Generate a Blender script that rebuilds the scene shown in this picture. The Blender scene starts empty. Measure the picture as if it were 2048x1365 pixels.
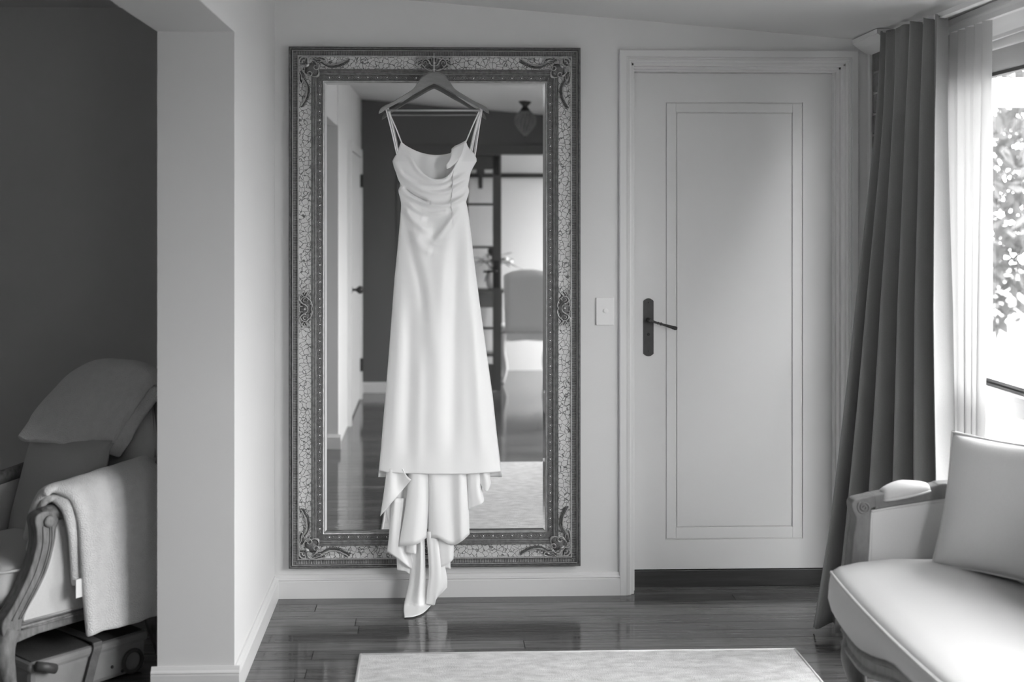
import bpy, bmesh, math, random
import numpy as np
from mathutils import Vector, Matrix

random.seed(7); RNG = np.random.RandomState(5)
S = bpy.context.scene
COL = S.collection

# ------------------------------------------------------------------ camera, world, exposure
D = 5.2                       # camera to mirror wall (m)
TH = math.radians(2)          # camera turned 2 degrees to the right of the wall's normal
F = 487.0 * D * math.cos(TH)  # focal length in pixels of the 2048 px frame
PPX = 870 + F * math.tan(TH); PPY = 430.0
H = 1.567
cam = bpy.data.cameras.new('camera'); co = bpy.data.objects.new('camera', cam); COL.objects.link(co)
cam.sensor_width = 36; cam.lens = F * 36 / 2048
cam.shift_x = (1024 - PPX) / 2048; cam.shift_y = (PPY - 682.5) / 2048
co.location = (0, -D, H); co.rotation_euler = (math.radians(90), 0, -TH)
cam.dof.use_dof = True; cam.dof.focus_distance = 5.08; cam.dof.aperture_fstop = 2.0
cam.clip_start = 0.05; cam.clip_end = 200
S.camera = co

W = bpy.data.worlds.new('overcast_sky'); S.world = W; W.use_nodes = True
bg = W.node_tree.nodes['Background']
# standard overcast sky: luminance rises from the horizon to three times that at the zenith
wn = W.node_tree.nodes; wl = W.node_tree.links
wtc = wn.new('ShaderNodeTexCoord'); wsx = wn.new('ShaderNodeSeparateXYZ'); wl.new(wtc.outputs['Generated'], wsx.inputs[0])
wmr = wn.new('ShaderNodeMapRange'); wmr.inputs['From Min'].default_value = 0; wmr.inputs['From Max'].default_value = 1
wmr.inputs['To Min'].default_value = 1 / 3; wmr.inputs['To Max'].default_value = 1; wl.new(wsx.outputs['Z'], wmr.inputs['Value'])
wl.new(wmr.outputs[0], bg.inputs[0]); bg.inputs[1].default_value = 43.5
S.view_settings.view_transform = 'Standard'; S.view_settings.look = 'None'
S.view_settings.exposure = 0.0; S.view_settings.gamma = 1.0; S.view_settings.use_curve_mapping = False
S.cycles.max_bounces = 12; S.cycles.diffuse_bounces = 8; S.cycles.glossy_bounces = 6
S.cycles.transparent_max_bounces = 16; S.cycles.sample_clamp_indirect = 8

def portal(name, loc, rot, sx, sy):
    l = bpy.data.lights.new(name, 'AREA'); l.shape = 'RECTANGLE'; l.size = sx; l.size_y = sy
    l.cycles.is_portal = True
    o = bpy.data.objects.new(name, l); COL.objects.link(o); o.location = loc; o.rotation_euler = rot
portal('window_portal', (2.09, -.90, 1.17), (0, math.radians(90), 0), 2.14, .80)
portal('added_window_portal', (2.09, -3.0, 1.52), (0, math.radians(90), 0), 1.44, 1.6)
portal('dining_window_portal', (2.47, -6.825, 1.27), (0, math.radians(90), 0), 2.25, 1.25)

# ------------------------------------------------------------------ pixel -> place helpers
_fw = np.array([math.sin(TH), math.cos(TH), 0]); _rt = np.array([math.cos(TH), -math.sin(TH), 0])
_C = np.array([0, -D, H])
def ray(x, y): return _fw + _rt * (x - PPX) / F + np.array([0, 0, 1.]) * (PPY - y) / F
def onY(x, y, Y): d = ray(x, y); return _C + d * ((Y + D) / d[1])
def onX(x, y, X): d = ray(x, y); return _C + d * (X / d[0])
def onZ(x, y, Z): d = ray(x, y); return _C + d * ((Z - H) / d[2])
def wx(x, Y=0.): return float(onY(x, 600, Y)[0])
def wz(y, Y=0., x=870): return float(onY(x, y, Y)[2])

# ------------------------------------------------------------------ materials
MATS = {}
def mat(name, col, rough=.6, metal=0., var=0., vscale=5., stretch=(1, 1, 1), bump=0., bscale=80., bstretch=None,
        sheen=0., coat=0., spec=.5, rand=0., trans=0., crack=0.):
    m = bpy.data.materials.new(name); m.use_nodes = True; MATS[name] = m
    nt = m.node_tree; N = nt.nodes; L = nt.links; b = N['Principled BSDF']
    b.inputs['Roughness'].default_value = rough; b.inputs['Metallic'].default_value = metal
    b.inputs['Base Color'].default_value = (col, col, col, 1)
    b.inputs['Specular IOR Level'].default_value = spec
    b.inputs['Sheen Weight'].default_value = sheen; b.inputs['Sheen Roughness'].default_value = .5
    b.inputs['Coat Weight'].default_value = coat; b.inputs['Coat Roughness'].default_value = .08
    tc = N.new('ShaderNodeTexCoord')
    def coords(st):
        mp = N.new('ShaderNodeMapping'); mp.inputs['Scale'].default_value = st
        L.new(tc.outputs['Object'], mp.inputs['Vector'])
        if rand:
            oi = N.new('ShaderNodeObjectInfo'); ml = N.new('ShaderNodeMath'); ml.operation = 'MULTIPLY'; ml.inputs[1].default_value = 37.
            L.new(oi.outputs['Random'], ml.inputs[0]); cb = N.new('ShaderNodeCombineXYZ')
            for i in range(3): L.new(ml.outputs[0], cb.inputs[i])
            L.new(cb.outputs[0], mp.inputs['Location'])
        return mp.outputs[0]
    cur = None
    if var:
        n = N.new('ShaderNodeTexNoise'); n.inputs['Scale'].default_value = vscale; n.inputs['Detail'].default_value = 6
        n.inputs['Roughness'].default_value = .6
        L.new(coords(stretch), n.inputs['Vector'])
        mr = N.new('ShaderNodeMapRange'); mr.inputs['From Min'].default_value = .25; mr.inputs['From Max'].default_value = .75
        mr.inputs['To Min'].default_value = col * (1 - var); mr.inputs['To Max'].default_value = col * (1 + var)
        L.new(n.outputs['Fac'], mr.inputs['Value']); cur = mr.outputs[0]
    if rand:
        oi = N.new('ShaderNodeObjectInfo'); mr2 = N.new('ShaderNodeMapRange')
        mr2.inputs['To Min'].default_value = 1 - rand; mr2.inputs['To Max'].default_value = 1 + rand
        L.new(oi.outputs['Random'], mr2.inputs['Value']); ml = N.new('ShaderNodeMath'); ml.operation = 'MULTIPLY'
        if cur: L.new(cur, ml.inputs[0])
        else: ml.inputs[0].default_value = col
        L.new(mr2.outputs[0], ml.inputs[1]); cur = ml.outputs[0]
    hb = None
    if crack:
        v = N.new('ShaderNodeTexVoronoi'); v.feature = 'DISTANCE_TO_EDGE'; v.inputs['Scale'].default_value = crack
        nn = N.new('ShaderNodeTexNoise'); nn.inputs['Scale'].default_value = crack * .7
        L.new(tc.outputs['Object'], nn.inputs['Vector'])
        mx = N.new('ShaderNodeMix'); mx.data_type = 'RGBA'; mx.blend_type = 'LINEAR_LIGHT'; mx.inputs[0].default_value = .012
        L.new(tc.outputs['Object'], mx.inputs[6]); L.new(nn.outputs['Color'], mx.inputs[7]); L.new(mx.outputs[2], v.inputs['Vector'])
        mr3 = N.new('ShaderNodeMapRange'); mr3.inputs['From Min'].default_value = .015; mr3.inputs['From Max'].default_value = .07
        mr3.inputs['To Min'].default_value = .15; mr3.inputs['To Max'].default_value = 1.
        L.new(v.outputs['Distance'], mr3.inputs['Value']); ml = N.new('ShaderNodeMath'); ml.operation = 'MULTIPLY'
        L.new(cur, ml.inputs[0]) if cur else None
        if not cur: ml.inputs[0].default_value = col
        L.new(mr3.outputs[0], ml.inputs[1]); cur = ml.outputs[0]; hb = mr3.outputs[0]
    if cur:
        L.new(cur, b.inputs['Base Color'])
    if bump:
        n2 = N.new('ShaderNodeTexNoise'); n2.inputs['Scale'].default_value = bscale; n2.inputs['Detail'].default_value = 4
        L.new(coords(bstretch or (1, 1, 1)), n2.inputs['Vector'])
        bp = N.new('ShaderNodeBump'); bp.inputs['Strength'].default_value = bump; bp.inputs['Distance'].default_value = .01
        L.new(hb if hb else n2.outputs['Fac'], bp.inputs['Height']); L.new(bp.outputs[0], b.inputs['Normal'])
    if trans:
        out = N['Material Output']; mixs = N.new('ShaderNodeMixShader'); tl = N.new('ShaderNodeBsdfTranslucent')
        tl.inputs[0].default_value = (col, col, col, 1); mixs.inputs[0].default_value = trans
        L.new(b.outputs[0], mixs.inputs[1]); L.new(tl.outputs[0], mixs.inputs[2]); L.new(mixs.outputs[0], out.inputs[0])
    return m

M = MATS
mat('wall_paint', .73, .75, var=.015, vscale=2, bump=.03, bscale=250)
mat('ceiling_paint', .70, .8, var=.015, vscale=2)
mat('trim_paint', .72, .4, bump=.02, bscale=60)
mat('plain_paint', .74, .8, bump=.03, bscale=250)  # pale base colour, about as light as the main walls
mat('rear_shade_paint', .13, .8, bump=.03, bscale=250)  # dark base colour puts the rear wall's shade into the paint
mat('floorboard', .105, .075, var=.45, vscale=3.5, stretch=(1.2, 14, 14), rand=.28, bump=.02, bscale=30, bstretch=(.3, 6, 6), spec=.6)
mat('floor_base', .03, .6)
mat('sill_wood', .045, .35, var=.4, vscale=4, stretch=(1, 12, 12))
mat('brick', .16, .9, var=.35, vscale=25, bump=.5, bscale=70, rand=.3)
mat('mortar', .45, .9, bump=.4, bscale=120)
mat('antique_silver', .26, .40, metal=.35, var=.45, vscale=60, bump=.12, bscale=180)
mat('dark_silver', .14, .45, metal=.35, var=.4, vscale=90, bump=.3, bscale=320)
mat('bright_silver', .62, .25, metal=.7)
mat('edge_silver', .46, .35, metal=.4, var=.3, vscale=50)
mat('crackle_paint', .56, .42, var=.12, vscale=14, crack=52., bump=.25)
mat('satin', .94, .38, sheen=.3, bump=.04, bscale=900, spec=.5, trans=.04)
mat('hanger_wood', .23, .5, var=.2, vscale=6, stretch=(2, 10, 10))
mat('wire', .7, .3, metal=.9)
mat('hanger_bar', .42, .45, var=.1)
mat('black_iron', .028, .45, var=.3, vscale=40)
mat('switch_plastic', .80, .3)
mat('curtain_linen', .24, .9, sheen=.3, var=.08, vscale=300, bump=.15, bscale=500)
mat('pillow_linen', .68, .9, sheen=.2, var=.03, vscale=200, bump=.12, bscale=600)
mat("sofa_linen", .51, .9, sheen=.2, var=.03, vscale=200, bump=.12, bscale=600)
mat('sofa_wood', .14, .55, var=.3, vscale=5, stretch=(6, 6, 3), bump=.1, bscale=60)
mat('armchair_wood', .20, .5, var=.5, vscale=7, stretch=(8, 8, 2), bump=.2, bscale=60)
mat('armchair_linen', .66, .9, sheen=.2, var=.04, vscale=200, bump=.12, bscale=600)
mat('cushion_grey', .50, .95, sheen=.3, var=.04, vscale=150, bump=.15, bscale=500)
mat('fleece', .90, 1., sheen=.6, var=.06, vscale=30, bump=.7, bscale=260)
mat('rug_pile', .60, 1., var=.30, vscale=16, stretch=(1, 2.2, 1), bump=.6, bscale=300, sheen=.2)
mat('rug_binding', .70, .95, bump=.3, bscale=300)
mat('basket_weave', .035, .9, var=.3, vscale=200)
mat('case_cloth', .26, .8, var=.08, vscale=30)
mat('leather', .14, .55, var=.25, vscale=20, bump=.15, bscale=120)
mat('leather_dark', .06, .5, var=.25, vscale=20)
mat('white_frame', .82, .35)
mat('blind_grey', .40, .6)
mat('seal_black', .03, .5)
mat('chair_linen', .80, .9, sheen=.2, bump=.1, bscale=500)
mat('chair_white', .72, .45, var=.08, vscale=12)
mat('brass_dark', .05, .4, metal=.6)
mat('cut_glass_rib', .22, .25)
mat('leaf', .06, .6, var=.4, vscale=3, trans=.3, rand=.3)
mat('evergreen', .085, .8, var=.5, vscale=1.5, trans=.4, rand=.2)
mat('bark', .03, .9, var=.4, vscale=12, bump=.4, bscale=40)
mat('grass', .08, .95, var=.35, vscale=2, bump=.3, bscale=40)
mat('table_white', .80, .5)
mat('table_wood', .10, .35, var=.3, vscale=4, stretch=(2, 10, 10))
mat('ceramic', .75, .2)
mat('door_grey', .10, .5)
mat('tag_white', .85, .6)

def mk_glass(name, tint, gl):
    m = bpy.data.materials.new(name); m.use_nodes = True; MATS[name] = m
    N = m.node_tree.nodes; L = m.node_tree.links; N.remove(N['Principled BSDF'])
    t = N.new('ShaderNodeBsdfTransparent'); t.inputs[0].default_value = (tint, tint, tint, 1)
    g = N.new('ShaderNodeBsdfGlossy'); g.inputs['Roughness'].default_value = .01
    lw_ = N.new('ShaderNodeLayerWeight'); lw_.inputs[0].default_value = .5      # facing = 1 - |cos|, same from both sides
    pw_ = N.new('ShaderNodeMath'); pw_.operation = 'POWER'; pw_.inputs[1].default_value = 5; L.new(lw_.outputs['Facing'], pw_.inputs[0])
    ml = N.new('ShaderNodeMath'); ml.operation = 'MULTIPLY_ADD'; ml.inputs[1].default_value = .9 * gl; ml.inputs[2].default_value = .05 * gl
    L.new(pw_.outputs[0], ml.inputs[0])
    mx = N.new('ShaderNodeMixShader'); L.new(ml.outputs[0], mx.inputs[0]); L.new(t.outputs[0], mx.inputs[1]); L.new(g.outputs[0], mx.inputs[2])
    L.new(mx.outputs[0], N['Material Output'].inputs[0]); return m
mk_glass('window_glass', .96, .8)
mk_glass('lamp_glass', .80, 1.4)
# mirror glass
m = bpy.data.materials.new('mirror_silvering'); m.use_nodes = True; M['mirror_silvering'] = m
b = m.node_tree.nodes['Principled BSDF']; b.inputs['Metallic'].default_value = 1; b.inputs['Roughness'].default_value = 0.0
b.inputs['Base Color'].default_value = (.80, .80, .80, 1)
# sheer voile
m = bpy.data.materials.new('sheer_voile'); m.use_nodes = True; M['sheer_voile'] = m
N = m.node_tree.nodes; L = m.node_tree.links; N.remove(N['Principled BSDF'])
t1 = N.new('ShaderNodeBsdfTransparent'); t2 = N.new('ShaderNodeBsdfTranslucent'); t3 = N.new('ShaderNodeBsdfDiffuse')
t2.inputs[0].default_value = (.20, .20, .20, 1); t3.inputs[0].default_value = (.85, .85, .85, 1)
lw = N.new('ShaderNodeLayerWeight'); lw.inputs[0].default_value = .35
mr = N.new('ShaderNodeMapRange'); mr.inputs['To Min'].default_value = .95; mr.inputs['To Max'].default_value = .995
L.new(lw.outputs['Facing'], mr.inputs['Value'])
mA = N.new('ShaderNodeMixShader'); mA.inputs[0].default_value = .45; L.new(t2.outputs[0], mA.inputs[1]); L.new(t3.outputs[0], mA.inputs[2])
mB = N.new('ShaderNodeMixShader'); L.new(mr.outputs[0], mB.inputs[0]); L.new(t1.outputs[0], mB.inputs[1]); L.new(mA.outputs[0], mB.inputs[2])
L.new(mB.outputs[0], N['Material Output'].inputs[0])

# ------------------------------------------------------------------ mesh builder
ROOT = {}     # object -> world matrix its mesh coordinates are relative to
class MB:
    def __init__(s): s.v = []; s.f = []
    def add(s, vs, fs):
        o = len(s.v); s.v += [tuple(map(float, p)) for p in vs]; s.f += [tuple(i + o for i in f) for f in fs]; return s
    def box(s, x0, x1, y0, y1, z0, z1):
        x0, x1 = min(x0, x1), max(x0, x1); y0, y1 = min(y0, y1), max(y0, y1); z0, z1 = min(z0, z1), max(z0, z1)
        return s.add([(x0, y0, z0), (x1, y0, z0), (x1, y1, z0), (x0, y1, z0), (x0, y0, z1), (x1, y0, z1), (x1, y1, z1), (x0, y1, z1)],
                     [(0, 3, 2, 1), (4, 5, 6, 7), (0, 1, 5, 4), (1, 2, 6, 5), (2, 3, 7, 6), (3, 0, 4, 7)])
    def prism(s, poly, ax, a0, a1):
        ar = sum(poly[i][0] * poly[(i + 1) % len(poly)][1] - poly[(i + 1) % len(poly)][0] * poly[i][1] for i in range(len(poly)))
        poly = list(poly) if ar > 0 else list(poly)[::-1]
        a0, a1 = min(a0, a1), max(a0, a1)
        P = {'Z': lambda p, a: (p[0], p[1], a), 'Y': lambda p, a: (p[0], a, p[1]), 'X': lambda p, a: (a, p[0], p[1])}[ax]
        n = len(poly); vs = [P(p, a0) for p in poly] + [P(p, a1) for p in poly]
        fs = [(i, (i + 1) % n, n + (i + 1) % n, n + i) for i in range(n)] + [tuple(range(n))[::-1], tuple(range(n, 2 * n))]
        if ax == 'Y': fs = [f[::-1] for f in fs]
        return s.add(vs, fs)
    def tube(s, pts, r, n=8, closed=False, flat=None):
        P = [Vector(p) for p in pts]; k = len(P)
        rs = [r] * k if not hasattr(r, '__len__') else r
        T = []
        for i in range(k):
            a = P[(i - 1) % k] if (closed or i > 0) else P[i]; b2 = P[(i + 1) % k] if (closed or i < k - 1) else P[i]
            t = b2 - a; T.append(t.normalized() if t.length > 1e-9 else Vector((0, 0, 1)))
        up = Vector((0, 0, 1)) if abs(T[0].z) < .9 else Vector((1, 0, 0))
        nrm = (up - T[0] * up.dot(T[0])).normalized(); vs = []
        for i in range(k):
            nrm = nrm - T[i] * nrm.dot(T[i])
            nrm = nrm.normalized() if nrm.length > 1e-9 else T[i].orthogonal().normalized()
            bn = T[i].cross(nrm)
            for j in range(n):
                a = 2 * math.pi * j / n; vs.append(P[i] + nrm * (math.cos(a) * rs[i]) + bn * (math.sin(a) * rs[i]))
        fs = []
        for i in range(k if closed else k - 1):
            for j in range(n):
                a = i * n + j; b2 = i * n + (j + 1) % n; c = ((i + 1) % k) * n
                fs.append((a, b2, c + (j + 1) % n, c + j))
        if not closed: fs += [tuple(range(n))[::-1], tuple(range((k - 1) * n, k * n))]
        return s.add(vs, fs)
    def grid(s, P, flip=False):
        ny = len(P); nx = len(P[0]); vs = [p for r in P for p in r]
        fs = [(j * nx + i, j * nx + i + 1, (j + 1) * nx + i + 1, (j + 1) * nx + i) for j in range(ny - 1) for i in range(nx - 1)]
        if flip: fs = [f[::-1] for f in fs]
        return s.add(vs, fs)
    def lathe(s, prof, c, n=24, ax='Z'):
        vs = []; k = len(prof)
        for (r, h) in prof:
            for j in range(n):
                a = 2 * math.pi * j / n; x, y = r * math.cos(a), r * math.sin(a)
                q = (x, y, h) if ax == 'Z' else ((x, h, y) if ax == 'Y' else (h, x, y))
                vs.append((c[0] + q[0], c[1] + q[1], c[2] + q[2]))
        fs = [(i * n + j, i * n + (j + 1) % n, (i + 1) * n + (j + 1) % n, (i + 1) * n + j) for i in range(k - 1) for j in range(n)]
        fs += [tuple(range(n))[::-1], tuple(range((k - 1) * n, k * n))]
        if ax == 'Y': fs = [f[::-1] for f in fs]
        return s.add(vs, fs)
    def ball(s, c, r, n=8, sc=(1, 1, 1)):
        k = max(4, n // 2 + 1)
        pr = [(max(1e-5, math.sin(math.pi * i / (k - 1))), -math.cos(math.pi * i / (k - 1))) for i in range(k)]
        o = len(s.v); s.lathe(pr, (0, 0, 0), n)
        for i in range(o, len(s.v)):
            p = s.v[i]; s.v[i] = (c[0] + p[0] * r * sc[0], c[1] + p[1] * r * sc[1], c[2] + p[2] * r * sc[2])
        return s
    def xf(s, fn, start=0):
        for i in range(start, len(s.v)): s.v[i] = tuple(fn(s.v[i]))
        return s
    def build(s, name, m, parent=None, smooth=False, local=False, bevel=0, solid=0, sub=0, off=0., angle=None, kind=None, label=None, weld=False):
        me = bpy.data.meshes.new(name); v = s.v
        if parent is not None and not local:
            inv = ROOT[parent.name].inverted(); v = [tuple(inv @ Vector(p)) for p in v]
        me.from_pydata(v, [], s.f)
        if weld:
            bm = bmesh.new(); bm.from_mesh(me); bmesh.ops.remove_doubles(bm, verts=bm.verts, dist=1e-5)
            bmesh.ops.recalc_face_normals(bm, faces=bm.faces); bm.to_mesh(me); bm.free()
        me.materials.append(M[m] if isinstance(m, str) else m)
        if smooth:
            me.polygons.foreach_set('use_smooth', [True] * len(me.polygons))
            if angle: me.set_sharp_from_angle(angle=math.radians(angle))
        me.update()
        o = bpy.data.objects.new(name, me); COL.objects.link(o)
        if parent is not None: o.parent = parent; ROOT[o.name] = ROOT[parent.name]
        else: ROOT[o.name] = Matrix.Identity(4)
        if solid:
            md = o.modifiers.new('thick', 'SOLIDIFY'); md.thickness = solid; md.offset = off
        if bevel:
            md = o.modifiers.new('bevel', 'BEVEL'); md.width = bevel; md.segments = 2; md.limit_method = 'ANGLE'
        if sub:
            md = o.modifiers.new('sub', 'SUBSURF'); md.levels = sub; md.render_levels = sub
        if kind: o['kind'] = kind
        if label: o['label'] = label
        return o
def thing(name, label, cat, loc=(0, 0, 0), rz=0, group=None):
    o = bpy.data.objects.new(name, None); COL.objects.link(o); o.empty_display_size = .1
    o.location = loc; o.rotation_euler = (0, 0, rz); o['label'] = label; o['category'] = cat
    if group: o['group'] = group
    ROOT[o.name] = Matrix.Translation(Vector(loc)) @ Matrix.Rotation(rz, 4, 'Z'); return o
def tag(o, label, cat, group=None):
    o['label'] = label; o['category'] = cat
    if group: o['group'] = group
    return o
def struct(name, mb, m, label, parent=None, **k):
    o = mb.build(name, m, parent, **k)
    if parent is None: o['kind'] = 'structure'; o['label'] = label
    return o
def rebase(o, loc):
    """put a one-mesh thing's origin at its base"""
    L_ = Vector(loc); o.data.transform(Matrix.Translation(-L_)); o.location = L_
    ROOT[o.name] = Matrix.Translation(L_); return o
def catmull(P, n=8, closed=False):
    P = [np.array(p, float) for p in P]; k = len(P); out = []
    for i in range(k if closed else k - 1):
        p0 = P[(i - 1) % k] if (closed or i > 0) else 2 * P[i] - P[i + 1]
        p1 = P[i]; p2 = P[(i + 1) % k]; p3 = P[(i + 2) % k] if (closed or i + 2 < k) else 2 * P[i + 1] - P[i]
        for j in range(n):
            t = j / n; out.append(.5 * ((2 * p1) + (-p0 + p2) * t + (2 * p0 - 5 * p1 + 4 * p2 - p3) * t * t + (-p0 + 3 * p1 - 3 * p2 + p3) * t ** 3))
    if not closed: out.append(P[-1])
    return out
def interp(x, xs, ys): return float(np.interp(x, xs, ys))

# ------------------------------------------------------------------ room shell
YR = -6.00            # wall behind the camera
XL0, XL1 = -.905, -.655
YP = -1.04            # near face of the pier
YJ = -3.34            # far jamb of the opening
ZH = 2.165            # underside of the opening's header
def ceil_z(x, y): return 2.44 - .0825 * x - .015 * y

dx0, dx1 = wx(1262), wx(1692)                      # door opening
dzt = wz(124)
struct('wall_back', MB().box(XL0, dx0, 0, .16, 0, 2.7).box(dx1, 1.797, 0, .16, 0, 2.7).box(dx0, dx1, 0, .16, dzt, 2.7), 'wall_paint',
       'white plaster wall behind the tall mirror and the panelled door')
struct('wall_left', MB().box(XL0, XL1, YP, .16, 0, 2.7).box(XL0, XL1, YJ, YP, ZH, 2.9), 'wall_paint',
       'white side wall ending in a thick pier with header over the opening')
struct('wall_left_rear', MB().box(XL0, -.648, YR - .12, YJ, 0, 2.9), 'wall_paint', 'white side wall beyond the opening, seen in the mirror')
# left room
struct('wall_alcove_back', MB().box(-4.2, XL0, .55, .7, 0, 2.7).box(XL0 - .02, XL0, .16, .6, 0, 2.7), 'plain_paint', 'pale painted wall of the side room behind the armchair')
struct('wall_alcove_left', MB().box(-4.3, -4.2, YR, .7, 0, 2.7), 'plain_paint', 'pale painted far wall of the side room')
struct('wall_alcove_rear', MB().box(-4.3, XL0, YR - .12, YR, 0, 2.7), 'plain_paint', 'pale painted rear wall of the side room')
struct('ceiling_alcove', MB().box(-4.3, XL0, YR - .12, .7, 2.5, 2.6), 'plain_paint', 'flat ceiling of the side room')
# ceiling of the main room, falling towards the window
cb = MB(); x0, x1, y0, y1 = XL0, 2.2, YR - .12, .16
c4 = [(x0, y0), (x1, y0), (x1, y1), (x0, y1)]
cb.add([(x, y, ceil_z(x, y)) for x, y in c4] + [(x, y, ceil_z(x, y) + .12) for x, y in c4],
       [(0, 3, 2, 1), (4, 5, 6, 7), (0, 1, 5, 4), (1, 2, 6, 5), (2, 3, 7, 6), (3, 0, 4, 7)])
struct('ceiling', cb, 'ceiling_paint', 'white sloping ceiling falling towards the window')
# rear wall with the french-door opening
FX0, FX1, FZ = -.27, 1.45, 2.13
struct('wall_rear', MB().box(XL0, FX0, YR - .12, YR, 0, 2.9).box(FX1, 2.12, YR - .12, YR, 0, 2.9).box(FX0, FX1, YR - .12, YR, FZ, 2.9), 'rear_shade_paint',
       'rear wall with the glazed doors, its shade put into the paint, seen in the mirror')

# floor: base slab and individual boards
fl = struct('floor', MB().box(-4.3, 2.12, YR - .12, .7, -.12, -.016), 'floor_base', 'dark polished hardwood floorboards running along the mirror wall')
bw = .0905; row = 0; y = .085
while y > YR - .12:
    a = max(y - bw, YR - .12)
    x = -2.6 - random.random() * 1.5
    right = 2.0 if y < -.28 else 1.79
    while x < right:
        ln = random.choice((2.4, 3.0, 3.6, 4.2)); xe = x + ln
        if xe > right - .5: xe = right
        pb = MB().box(max(x, -2.6) + .0010, xe - .0014, a + .0015, y - .0015, -.016, 0)
        if xe > -2.6: pb.build('floorboard', 'floorboard', fl)
        x = xe
    y = a; row += 1

# baseboards
def base_profile(t, h=.094):   # (offset out from wall, z)
    return [(0, 0), (t, 0), (t, .068), (t - .003, .070), (t - .003, .073), (t + .001, .076), (t - .002, .080), (t - .007, .083), (t - .009, .088), (t - .012, h), (0, h)]
bp = base_profile(.018)
o = struct('baseboard_back', MB().prism([(-d, z) for d, z in bp], 'X', XL1, wx(1239)), 'trim_paint', 'white moulded skirting board under the mirror')
struct('baseboard_left', MB().prism([(XL1 + d, z) for d, z in bp], 'Y', YP + .001, -.018), 'trim_paint', 'white skirting board along the side wall')
struct('baseboard_pier', MB().prism([(YP - d, z) for d, z in bp], 'X', XL0 - .018, XL1 + .018), 'trim_paint', 'white moulded skirting board on the pier')
struct('baseboard_jamb', MB().prism([(YJ + d, z) for d, z in base_profile(.02)], 'X', XL0 - .01, -.648 + .018), 'trim_paint', 'white skirting board on the opening\'s far jamb')
struct('baseboard_rear', MB().prism([(YR + d, z) for d, z in bp], 'X', -.648, FX0 - .07), 'trim_paint', 'skirting board on the rear wall, seen in the mirror')
struct('baseboard_left_rear', MB().prism([(-.648 + d, z) for d, z in bp], 'Y', YR + .018, -5.75), 'trim_paint', 'skirting board beside the rear side door')

# ------------------------------------------------------------------ door with architrave, sill, handle
YD = .09
ax0, ax1, azt = wx(1238), wx(1715), wz(100, 0, 1238)
def arch_profile(w):   # (inward coordinate 0..w, projection)
    return [(0, 0), (0, .016), (.004, .018), (w * .55, .018), (w * .56, .014), (w * .70, .017), (w * .72, .012), (w * .86, .014), (w * .88, .009), (w, .008), (w, 0)]
tr = MB()
w = dx0 - ax0; pf = arch_profile(w)
# left, head, right as mitred sweep of the profile
def sweepU(mb, prof, xa, xb, zt, zb, sgn_y=-1, y0=0.):
    pts = []
    for (d, h) in prof:
        pts.append([(xa + d, y0 + sgn_y * h, zb), (xa + d, y0 + sgn_y * h, zt - d), (xb - d, y0 + sgn_y * h, zt - d), (xb - d, y0 + sgn_y * h, zb)])
    n = len(prof); vs = [q for r in pts for q in r]; fs = []
    for i in range(n):
        j = (i + 1) % n
        for k in range(3): fs.append((i * 4 + k, i * 4 + k + 1, j * 4 + k + 1, j * 4 + k))
    fs += [tuple(i * 4 for i in range(n)), tuple(i * 4 + 3 for i in range(n))[::-1]]
    return mb.add(vs, fs)
sweepU(tr, pf, ax0, ax1, azt, 0)
struct('trim_1', tr, 'trim_paint', 'white moulded architrave around the panelled door', weld=True)
# jambs with stops
jb = MB()
xs = wx(1275, YD)
jb.box(dx0 - .001, dx0 + .012, 0.0, .16, 0, dzt).box(dx0, dx0 + .022, .045, .16, 0, dzt)
jb.box(dx1 - .012, dx1 + .001, 0.0, .16, 0, dzt).box(dx1 - .022, dx1, .03, .16, 0, dzt).box(dx1 - .03, dx1, .06, .16, 0, dzt)
jb.box(dx0, dx1, 0, .16, dzt - .012, dzt + .001).box(dx0, dx1, .03, .16, dzt - .022, dzt).box(dx0, dx1, .05, .16, dzt - .03, dzt)
struct('trim_2', jb, 'trim_paint', 'white stepped door jamb lining the doorway', bevel=.002)
struct('trim_3', MB().box(dx0, dx1, .087, .3, 0, wz(1146, .087)).box(dx0, dx1, .094, .3, wz(1146, .087), wz(1141, .09)), 'sill_wood', 'dark timber threshold step under the panelled door', bevel=.003)
struct('wall_behind_door', MB().box(dx0 - .1, dx1 + .1, .3, .32, 0, 2.6), 'plain_paint', 'dark space behind the closed door')
lx0, lx1 = dx0 + .019, dx1 - .027; lz0, lz1 = wz(1138, YD, 1460), wz(147, YD, 1460)
door = MB().box(lx0, lx1, YD + .006, YD + .04, lz0, lz1).build('door_1', 'trim_paint'); door['kind'] = 'structure'
door['label'] = 'white panelled door with black lever handle, closed'
g = .0042
def rect(px): return [wx(px[0], YD), wx(px[1], YD), wz(px[2], YD, 1460), wz(px[3], YD, 1460)]
ro = rect((1331, 1606, 1079, 205)); ri = rect((1352, 1585, 1055, 225))
def ring(mb, a, b_, y0, y1):   # a outer (x0,x1,z0,z1), b inner
    mb.box(a[0], b_[0], y0, y1, a[2], a[3]); mb.box(b_[1], a[1], y0, y1, a[2], a[3])
    mb.box(b_[0], b_[1], y0, y1, a[2], b_[2]); mb.box(b_[0], b_[1], y0, y1, b_[3], a[3]); return mb
ring(MB(), (lx0, lx1, lz0, lz1), ro, YD, YD + .006).build('door_surround', 'trim_paint', door)
ring(MB(), (ro[0] + g, ro[1] - g, ro[2] + g, ro[3] - g), ri, YD, YD + .006).build('panel_border', 'trim_paint', door, bevel=.0015)
MB().box(ri[0] + g, ri[1] - g, YD, YD + .006, ri[2] + g, ri[3] - g).build('door_panel', 'trim_paint', door, bevel=.0015)
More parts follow.
